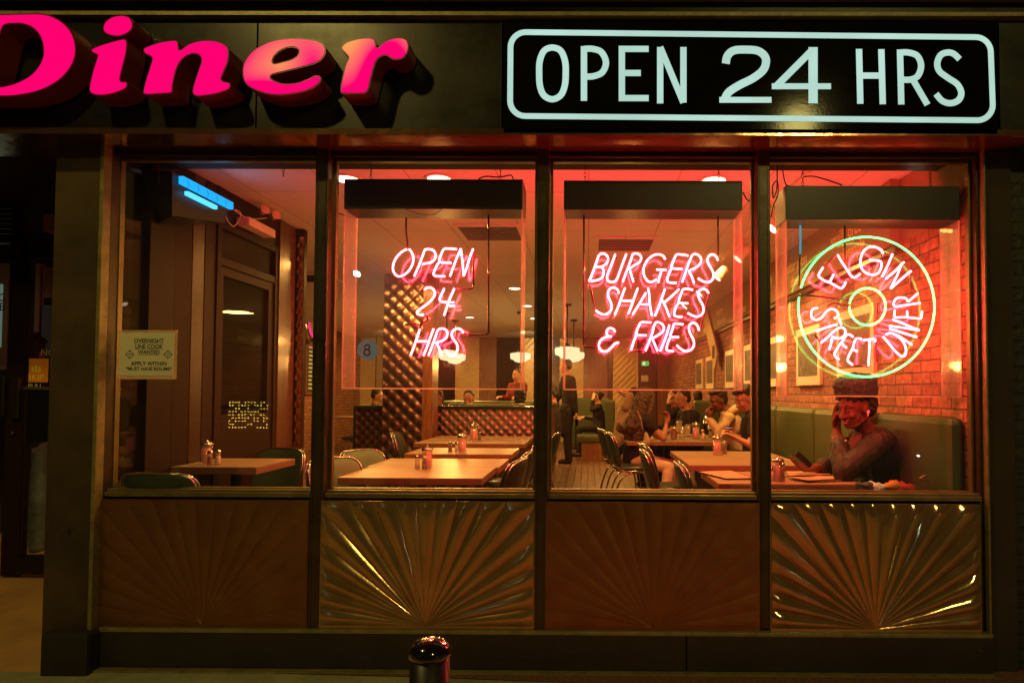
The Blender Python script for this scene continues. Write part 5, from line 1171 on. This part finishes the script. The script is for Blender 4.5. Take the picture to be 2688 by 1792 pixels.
def head_prims(b, c, R, s):
    q = lambda x, y, z: c+R @ Vector((x*s, y*s, z*s))
    b.ell(q(-.012, 0, .035), .100*s, .077*s, .092*s, R); b.ell(q(.028, 0, -.035), .064*s, .058*s, .078*s, R)
    b.ell(q(.062, 0, -.088), .026*s, .026*s, .020*s, R); b.cap(q(.084, 0, .018), q(.110, 0, -.028), .009*s, .0145*s)
    for t in (-1, 1):
        b.ell(q(.096, t*.014, -.031), .011*s, .010*s, .008*s, R); b.ell(q(.066, t*.036, -.022), .024*s, .024*s, .026*s, R)
        b.cap(q(.083, t*.012, .030), q(.070, t*.048, .030), .010*s, .010*s); b.ell(q(.070, t*.031, .005), .014*s, .018*s, .013*s, R)
        b.ell(q(-.010, t*.077, -.008), .018*s, .008*s, .031*s, R); b.cap(q(-.02, t*.050, -.055), q(.05, t*.030, -.088), .018*s, .016*s)
    b.ell(q(.084, 0, -.054), .013*s, .025*s, .007*s, R); b.ell(q(.082, 0, -.066), .013*s, .021*s, .009*s, R)
def hand_prims(b, w, d, n, side, curl=.5, s=1, rad=.0085):
    """w wrist, d direction of the fingers, n palm normal (palm faces n), side +1/-1 where the thumb sits"""
    d = Vector(d).normalized(); n = Vector(n); n = (n-d*n.dot(d)).normalized(); t = d.cross(n)*side
    b.cap(w, w+d*.02*s, .026*s, .026*s)
    for k in range(4):
        o = (k-1.5)*.020*s; base = w+d*.085*s-t*o; b.cap(w+d*.02*s-t*o*.6, base, .015*s, .0125*s)
        L = [.042, .046, .043, .034][k]*s; p = base; a = curl*(.55+.12*k)
        for j in range(3):
            dd = d*math.cos(a)+n*math.sin(a); p2 = p+dd*L*(1, .72, .6)[j]; b.cap(p, p2, rad*s*(1.15-.12*j), rad*s*(1.03-.12*j)); p = p2; a += curl*.75
    p = w+d*.02*s+t*.022*s; p1 = p+(d*.6+t*.7+n*.3).normalized()*.042*s; p2 = p1+(d*.85+t*.25+n*.45).normalized()*.032*s; p3 = p2+(d*.9+n*.4).normalized()*.024*s
    b.chain([p, p1, p2, p3], [.014*s, .0115*s, .010*s, .0085*s])
SK = {'dark': pbr('skin_deep', (.125, .045, .024), .6, 0, .06, 30, spec=.25), 'mid': pbr('skin_mid', (.34, .15, .08), .48, 0, .08, 30), 'light': pbr('skin_light', (.52, .27, .17), .5, 0, .06, 30)}
HR = pbr('dark_hair', (.012, .007, .005), .6, 0, .3, 60, .6, 160); HRB = pbr('brown_hair', (.05, .022, .010), .55, 0, .4, 40, .7, 130)
LIP = pbr('lip', (.22, .05, .045), .35, 0, 0); EYE = pbr('eye_dark', (.01, .006, .005), .3, 0, 0)
def cloth(name, c, r=.8, b=.35): return pbr(name, c, r, 0, .2, 5, b, 22, spec=.15)
CL = {'black': cloth('black_cloth', (.018, .014, .013)), 'char': cloth('charcoal_cloth', (.035, .028, .026)), 'beige': cloth('beige_fleece', (.42, .30, .16)), 'pants': cloth('pale_trousers', (.60, .38, .27)),
      'jean': cloth('blue_denim', (.12, .14, .16)), 'grey': cloth('grey_cloth', (.34, .24, .15)), 'red': cloth('red_cloth', (.13, .02, .015)), 'white': cloth('white_cloth', (.6, .5, .4))}
def person(label, H, f, s=1, skin='mid', top='black', bottom='black', hair=HR, hairk='short', pitch=.25, J={}, pose='sit', voxel=.012, lean=.0, group=None, sleeve=1.0, hands=True, nz=.006, floor=FZ, headonly=False, curl=.8, bulk=0, ridge=False):
    H = Vector(H); F = Vector((math.cos(f), math.sin(f), 0)); L = Vector((-F.y, F.x, 0)); Z = Vector((0, 0, 1)); R = frame(f, pitch)
    neck = J.get('neck', H-F*.035*s-Z*.135*s); ch = J.get('chest', neck-F*(.01+lean*.3)*s-Z*.20*s); pv = J.get('pelvis', neck-F*(.02+lean)*s-Z*.50*s)
    root = thing('person', label, 'person', (pv.x, pv.y, floor), 0, group); O = root.location.copy(); A = {}
    for t, k in ((1, 'L'), (-1, 'R')):
        A['sh'+k] = J.get('sh'+k, neck+L*t*.165*s-Z*.065*s-F*.01); A['el'+k] = J.get('el'+k, A['sh'+k]+F*.07*s-Z*.26*s+L*t*.03); A['wr'+k] = J.get('wr'+k, A['el'+k]+F*.22*s+Z*.03*s)
        A['hp'+k] = pv+L*t*.09*s
        if pose == 'sit': A['kn'+k] = J.get('kn'+k, A['hp'+k]+F*.42*s-Z*.01); A['an'+k] = J.get('an'+k, Vector((A['kn'+k].x, A['kn'+k].y, floor+.08)))
        else: A['kn'+k] = J.get('kn'+k, A['hp'+k].lerp(Vector((A['hp'+k].x, A['hp'+k].y, floor+.08)), .5)+F*.02); A['an'+k] = J.get('an'+k, Vector((A['hp'+k].x, A['hp'+k].y, floor+.08)))
    b = Blob(); head_prims(b, H, R, s); b.cap(H-R @ Vector((.02, 0, .05))*s, neck, .052*s, .056*s); b.cap(neck, ch, .07*s, .10*s); b.cap(ch, pv, .10*s, .10*s)
    for k in 'LR':
        b.cap(neck-Z*.03*s, A['sh'+k], .05*s, .05*s); b.chain([A['sh'+k], A['el'+k], A['wr'+k]], [.048*s, .037*s, .025*s])
        d = (A['wr'+k]-A['el'+k]).normalized(); hd = J.get('hd'+k, d)
        hand_prims(b, A['wr'+k], hd, J.get('hn'+k, -Z if abs(hd.z) < .7 else -F), 1 if k == 'R' else -1, J.get('curl', curl), s, .0095)
        b.chain([A['hp'+k], A['kn'+k], A['an'+k]], [.07*s, .055*s, .045*s]); b.cap(A['an'+k]-Z*.04, A['an'+k]-Z*.045+F*.14*s, .036*s, .028*s)
    body = b.build('body', SK[skin], root, voxel, 2, 0, 9, O)
    c = Blob()
    c.chain([neck-Z*.035*s, ch, pv], [.080*s, .125*s, .135*s]); c.ell(ch+F*.01*s, .115*s, .165*s, .17*s, frame(f)); c.ell(pv+Z*.05, .12*s, .155*s, .14*s, frame(f))
    for k in 'LR':
        c.cap(neck-Z*.05*s, A['sh'+k], .062*s, .066*s); e = A['sh'+k].lerp(A['el'+k], min(1, sleeve*2)) if sleeve < .5 else A['el'+k]
        c.cap(A['sh'+k], e, (.066+bulk)*s, (.054+bulk)*s)
        if sleeve > .5: c.cap(e, e.lerp(A['wr'+k], (sleeve-.5)*2*.93), (.052+bulk)*s, (.040+bulk*1.3)*s)
    c.build('top', CL[top] if isinstance(top, str) else top, root, voxel, 2 if ridge else 3, nz*s, 15 if ridge else 11, O, ridge)
    c = Blob(); c.ell(pv-Z*.02, .125*s, .16*s, .11*s, frame(f))
    for k in 'LR': c.chain([A['hp'+k], A['kn'+k], A['an'+k].lerp(A['kn'+k], .06)], [.085*s, .068*s, .058*s])
    c.build('trousers', CL[bottom], root, voxel, 2, nz*s, 11, O)
    c = Blob()
    for k in 'LR': c.cap(A['an'+k]-Z*.04-F*.03, A['an'+k]-Z*.045+F*.15*s, .042*s, .034*s)
    c.build('shoes', CL['black'], root, voxel, 1, 0, 9, O)
    q = lambda x, y, z: H+R @ Vector((x*s, y*s, z*s)); h = Blob(); vx = min(voxel, .009)
    if hairk in ('short', 'wavy', 'bun', 'long', 'flat'):
        h.ell(q(-.034, 0, .062), .094*s, .084*s, .080*s, R); h.ell(q(-.055, 0, .015), .066*s, .080*s, .082*s, R)
        if hairk == 'wavy': h.ell(q(.025, 0, .105), .070*s, .074*s, .038*s, R); h.ell(q(-.06, 0, -.03), .06*s, .07*s, .07*s, R)
        if hairk == 'flat': h.ell(q(-.005, 0, .112), .092*s, .080*s, .036*s, R)
        if hairk == 'bun': h.ell(q(-.135, 0, .05), .042*s, .042*s, .042*s)
        if hairk == 'long':
            bk = neck-F*.10*s; h.chain([q(-.05, 0, .06), q(-.085, 0, -.03), bk-Z*.10*s, bk-Z*.30*s-F*.01, bk-Z*.46*s-F*.02], [.085*s, .095*s, .105*s, .105*s, .05*s])
            for t in (-1, 1): h.chain([q(.0, t*.07, .06), q(.0, t*.085, -.05), neck+L*t*.09*s-Z*.08*s-F*.03, neck+L*t*.10*s-Z*.30*s-F*.06], [.03*s, .035*s, .045*s, .03*s])
    if hairk == 'afro': h.ell(q(-.032, 0, .108), .126*s, .116*s, .086*s, R); h.ell(q(-.080, 0, .015), .060*s, .086*s, .085*s, R); h.ell(q(-.03, .0, .150), .125*s, .115*s, .058*s, R)
    h.build('hair', hair, root, vx, 2, (.012 if hairk in ('afro', 'wavy', 'long') else .004)*s, 34, O)
    fb = MB()
    for t in (-1, 1):
        fb.tube([q(.087, t*.014, .033)-O, q(.086, t*.032, .039)-O, q(.074, t*.050, .032)-O], [.0028*s, .0036*s, .002*s], 6); 
    fb.build('eyebrows', hair, body, weld=False)
    fb = MB()
    for t in (-1, 1): fb.tube([q(.0875, t*.019, .001)-O, q(.0895, t*.031, -.004)-O, q(.080, t*.044, .001)-O], [.0022*s, .0034*s, .0022*s], 6)
    fb.build('eyelashes', EYE, body, weld=False)
    fb = MB(); fb.ell(q(.091, 0, -.0535)-O, .012*s, .025*s, .0065*s, 14, 8, R); fb.ell(q(.088, 0, -.067)-O, .013*s, .022*s, .009*s, 14, 8, R); fb.build('lips', LIP, body, weld=False)
    root['_h'] = 0; del root['_h']
    return root, A, q, O
def Q(x, y, Y): return PY(1960+x*.2721, 960+y*.2721, Y)
# 1. the woman with an afro at the right window
M['leather'] = pbr('brown_leather', (.020, .015, .007), .55, 0, .3, 8, .5, 20, spec=.28)
fW = math.radians(180+24)
Hw = Q(1040, 415, .74)
J = dict(neck=Q(1155, 650, .80), chest=Q(1245, 850, .80), pelvis=Q(1400, 1290, .82), shL=Q(1290, 730, .63), elL=Q(940, 1095, .60), wrL=Q(868, 610, .84), hdL=Vector((.05, .12, 1)), hnL=Vector((.6, -.8, 0)),
         shR=Q(1110, 740, 1.0), elR=Q(830, 1040, .98), wrR=Q(660, 985, .86), hdR=Vector((-1, -.15, .10)), hnR=Vector((-.1, -.55, .8)), curl=.45)
J['elL'].z = TZ+.055; J['elR'].z = TZ+.05
wom, A, q, O = person('woman with a short afro and brown leather jacket resting her cheek on her hand', Hw, fW, 1.13, 'dark', M['leather'], 'black', HR, 'afro', .20, J, 'sit', .0055, 0, None, .80, nz=.0042, bulk=.010, ridge=True)
def sub(name, m, mat, par=wom): return m.build(name, mat, par, weld=False)
m = MB(); p = q(-.012, .088, -.018)-O; m.ell(p, .010, .007, .012, 12, 8); m.tube([p, p+Vector((-.006, -.002, -.030))], .0038, 8); sub('earbud', m, pbr('white_earbud', (.85, .8, .78), .3, 0, 0))
m = MB(); w_ = A['wrL']
for k in range(3): z = -.035-.012*k; m.tube([w_-O+Vector(((.032+.002*k)*math.cos(a), (.032+.002*k)*math.sin(a), z+.003*math.sin(a*2+k))) for a in [2*math.pi*i/18 for i in range(18)]], .0032, 6, True)
sub('bracelets', m, pbr('bracelet', (.6, .25, .2), .3, .5, .3, 90))
m = Blob(); c0 = J['neck']; F_ = Vector((math.cos(fW), math.sin(fW), 0)); L_ = Vector((-F_.y, F_.x, 0))
ring = [c0+(-F_*math.cos(math.radians(a))+L_*math.sin(math.radians(a)))*(.100+.010*abs(a)/130)+Vector((0, 0, .035-.075*(abs(a)/130)**1.6)) for a in range(-130, 131, 20)]
m.chain(ring, [.026]*len(ring)); r2 = [p_-Vector((0, 0, .03))+(p_-c0)*.10 for p_ in ring]; m.chain(r2, [.028]*len(r2))
e0 = ring[-1]; m.chain([e0, e0+F_*.03+Vector((0, -.02, -.07)), e0+F_*.045+Vector((.01, -.035, -.16)), e0+F_*.04+Vector((.03, -.045, -.30))], [.028, .026, .018, .010])
m.build('jacket_collar', cloth('collar_leather', (.060, .040, .018), .5), wom, .0055, 2, .002, 20, O)
m = Blob(); m.chain([c0+Vector((-.055, -.02, -.03)), c0+Vector((-.12, -.03, -.14)), c0+Vector((-.12, -.01, -.30))], [.05, .055, .06]); m.build('shirt_front', cloth('olive_shirt', (.12, .09, .05)), wom, .007, 2, .003, 20, O)
m = Blob(); w_ = A['wrL']; e_l = A['elL']; dd_ = (w_-e_l); m.chain([e_l+dd_*.50, e_l+dd_*.66], [.052, .056]); m.build('jacket_cuff', cloth('cuff_lining', (.07, .045, .02), .6), wom, .007, 1, .004, 22, O)
m = MB(); b_ = Q(955, 722, .60)-O; m.lathe([(.008, 0), (.008, .004)], (0, 0, 0), 12); m.v = [Vector((v.x, -v.z, v.y))+b_ for v in m.v]; sub('button', m, M['white'])
ph = thing('smartphone', 'dark smartphone tilted in the hand of the woman at the right window', 'phone'); a, b = Q(462, 822, .83), Q(640, 985, .84); d = (b-a); u = d.normalized(); n_ = Vector((.25, -.75, .2)); n_ = (n_-u*n_.dot(u)).normalized(); v_ = u.cross(n_); ph.location = (a+b)/2
m = MB(); m.bbox(-.072, .072, -.035, .035, -.004, .004, .003); m.v = [u*v.x+n_.cross(u)*v.y*.6+n_*v.z for v in m.v]; m.build('case', M['black'], ph); m = MB(); m.box(-.068, .068, -.032, .032, .0042, .0048); m.v = [u*v.x+n_.cross(u)*v.y*.6-n_*v.z for v in m.v]; m.build('screen', pbr('screen_lit', (.1, .05, .04), .1, 0, 0, emit=(1, .5, .35), es=.25), ph)
# 2-... other diners
def E(x, y, Y): return PY(1440+x*.2381, 980+y*.2381, Y)
def D(x, y, Y): return PY(840+x*.2551, 980+y*.2551, Y)
pi = math.pi
Y = 3.15; J = dict(neck=E(2255, 405, Y), chest=E(2270, 600, Y), pelvis=E(2290, 950, Y), shL=E(2275, 490, Y-.17), elL=E(2235, 795, Y-.25), wrL=E(2060, 705, Y-.2), shR=E(2240, 480, Y+.17), elR=E(2190, 760, Y+.2), wrR=E(2020, 665, Y+.08))
person('young man in a black t-shirt looking down at a phone beside the third mullion', E(2165, 285, Y), pi+.25, 1.08, 'mid', 'black', 'black', HR, 'wavy', .45, J, 'sit', .011, sleeve=.3, curl=.9)
t = thing('smartphone', 'small phone held by the young man in the black t-shirt', 'phone', E(1995, 605, Y-.06)); MB().bbox(-.05, .03, -.035, .035, -.004, .004, .003).build('case', M['black'], t); MB().box(-.045, .025, -.03, .03, .0042, .005).build('screen', pbr('screen_white', (.2, .2, .2), .1, 0, 0, emit=(.8, .9, 1), es=.5), t)
Y = 4.05; J = dict(neck=E(1975, 415, Y), chest=E(2025, 590, Y), pelvis=E(2110, 900, Y), shL=E(1985, 500, Y-.17), elL=E(1880, 665, Y-.20), wrL=E(1765, 500, Y-.12), hdL=Vector((-.2, 0, 1)), shR=E(1960, 480, Y+.17), elR=E(1880, 660, Y+.2), wrR=E(1800, 520, Y+.1))
r_, A_, q_, O_ = person('young man in a beige hoodie with one fist raised near his mouth', E(1868, 305, Y), pi+.30, 1.08, 'dark', 'beige', 'char', HR, 'flat', .30, J, 'sit', .011, sleeve=1, curl=1.1, nz=.010)
m = Blob(); c0 = J['neck']; m.chain([c0+Vector((.03, -.10, .00)), c0+Vector((.12, -.02, .03)), c0+Vector((.10, .10, .02))], [.05, .065, .05]); m.build('hood', CL['beige'], r_, .011, 3, .006, 14, O_)
Y = 5.2; person('man in a black jacket with cropped hair facing left among the group', E(1475, 285, Y), pi+.35, 1.05, 'mid', 'black', 'black', HR, 'short', .15, dict(pelvis=E(1600, 780, Y), neck=E(1535, 400, Y)), 'sit', .013, sleeve=1)
Y = 5.9; J = dict(shL=E(1400, 420, Y-.16), elL=E(1330, 480, Y-.2), wrL=E(1320, 345, Y-.12), hdL=Vector((.1, 0, 1)))
person('woman with light brown hair leaning her face on her hand beyond the man in black', E(1382, 275, Y), pi+.5, 1.0, 'light', 'char', 'black', HRB, 'short', .2, J, 'sit', .013)
Y = 7.5; person('dark haired diner of whom only the hair shows above the green booth', E(1642, 275, Y), pi/2, 1.0, 'mid', 'black', 'black', HR, 'short', .1, {}, 'sit', .016)
# long haired woman, back to us
Y = 4.0; fL = .45; J = dict(neck=E(1055, 395, Y), chest=E(1010, 600, Y), pelvis=E(945, 930, Y), shR=E(1085, 530, Y-.17), elR=E(1265, 715, Y-.22), wrR=E(1300, 560, Y-.12), hdR=Vector((.1, 0, 1)), shL=E(1040, 520, Y+.17), elL=E(1200, 700, Y+.2), wrL=E(1310, 640, Y+.1),
     knR=E(1330, 1045, Y-.2), anR=E(1290, 1290, Y-.25), knL=E(1370, 1010, Y+.1), anL=E(1340, 1250, Y+.1))
r_, A_, q_, O_ = person('woman with very long dark hair and black t-shirt seated with her back turned', E(1085, 290, Y), fL+.3, 1.05, 'mid', 'black', 'pants', HRB, 'long', .15, J, 'sit', .011, sleeve=.22, nz=.008)
m = Blob(); m.chain([E(1000, 560, Y-.1), E(900, 600, Y-.14), E(800, 600, Y-.14), E(760, 560, Y-.12)], [.09, .075, .055, .02]); m.chain([E(980, 420, Y-.1), E(900, 560, Y-.14), E(850, 700, Y-.14)], [.07, .07, .03]); m.build('curly_hair_ends', HRB, r_, .011, 2, .02, 26, O_)
Y = 5.1; J = dict(neck=E(880, 330, Y), chest=E(840, 470, Y), pelvis=E(800, 800, Y), shR=E(850, 360, Y-.16), elR=E(900, 245, Y-.18), wrR=E(800, 215, Y-.1), hdR=Vector((-.6, 0, .5)))
person('person in a pale beige top raising a bent arm behind the long haired woman', E(960, 270, Y), .6, 1.0, 'light', 'grey', 'black', HR, 'short', .2, J, 'sit', .013, sleeve=.9)
t = thing('handbag', 'tan handbag hanging from the chair of the long haired woman', 'handbag', E(1075, 700, 3.72)); m = Blob(); m.ell((0, 0, -.02), .035, .03, .08); m.ell((.01, 0, -.06), .05, .035, .055); m.build('bag_body', CL['grey'], t, .012, 2, .01, 12); m = MB(); m.tube(crv([(-.04, 0, .08), (-.06, 0, .2), (-.10, .02, .30)], 5), .006, 6); m.build('strap', CL['grey'], t, weld=False)
# waiter standing in the aisle
Y = 8.3; H0 = PY(1484, 962, Y); J = dict(neck=PY(1489, 985, Y), chest=PY(1494, 1010, Y), pelvis=PY(1493, 1078, Y), shL=PY(1480, 995, Y+.1), elL=PY(1470, 1040, Y+.1), wrL=PY(1448, 1062, Y), shR=PY(1502, 996, Y-.12), elR=PY(1508, 1040, Y-.15), wrR=PY(1512, 1082, Y-.12))
r_, A_, q_, O_ = person('standing waiter in dark shirt and apron in the tiled aisle', H0, pi-.1, 1.03, 'mid', 'black', 'black', HR, 'short', .1, J, 'stand', .014)
m = Blob(); m.chain([J['pelvis']+Vector((-.05, -.05, .05)), J['pelvis']+Vector((-.06, -.06, -.40))], [.12, .11]); m.build('apron', CL['black'], r_, .014, 2, .006, 11, O_)
Y = 9.6; person('woman with tied back hair in a dark top seated sideways in the far booth', E(530, 262, Y), pi, 1.0, 'light', 'black', 'black', HR, 'bun', .1, dict(elL=E(480, 400, Y-.1), wrL=E(490, 300, Y-.1), hdL=Vector((.1, 0, 1))), 'sit', .016)
Y = 7.6; person('curly haired diner leaning forward at the left edge of the third bay', E(30, 230, Y), pi-.2, 1.0, 'mid', 'char', 'black', HR, 'wavy', .5, {}, 'sit', .016)
# heads beyond the divider
Y = 6.1; person('curly brown haired diner right behind the wood edged column', D(1205, 262, Y), -pi/2-.4, 1.0, 'mid', 'red', 'black', HRB, 'wavy', .3, {}, 'sit', .014)
Y = 6.6; person('woman with parted dark hair facing the street over the divider', D(1530, 262, Y), -pi/2, 1.02, 'light', 'black', 'black', HR, 'short', .30, {}, 'sit', .012)
Y = 6.3; person('dark haired diner bending low behind the right end of the divider', D(2050, 262, Y), pi/2+.3, 1.1, 'mid', 'char', 'black', HR, 'wavy', .2, {}, 'sit', .014)
Y = 9.2; person('standing person in a red top beyond the divider near the second mullion', PY(1356, 986, Y), -pi/2-.5, 1.0, 'mid', 'red', 'black', HR, 'short', .1, {}, 'stand', .016)
Y = 8.0; person('dark dressed diner half hidden left of the quilted column', D(590, 235, Y), .2, 1.0, 'mid', 'black', 'black', HR, 'short', .3, {}, 'sit', .016)
# visitor behind the entrance door
Y = 1.75; H0 = PY(84, 925, Y); person('person in faded jeans and black jacket standing behind the entrance door', H0, pi/2+.3, 1.05, 'mid', 'black', 'jean', HR, 'wavy', .2, dict(pelvis=PY(88, 1165, Y), knR=PY(104, 1310, Y-.08), anR=PY(98, 1440, Y), knL=PY(66, 1310, Y+.1), anL=PY(62, 1440, Y+.15)), 'stand', .012, floor=.18)
for p in (pA, pB): pass
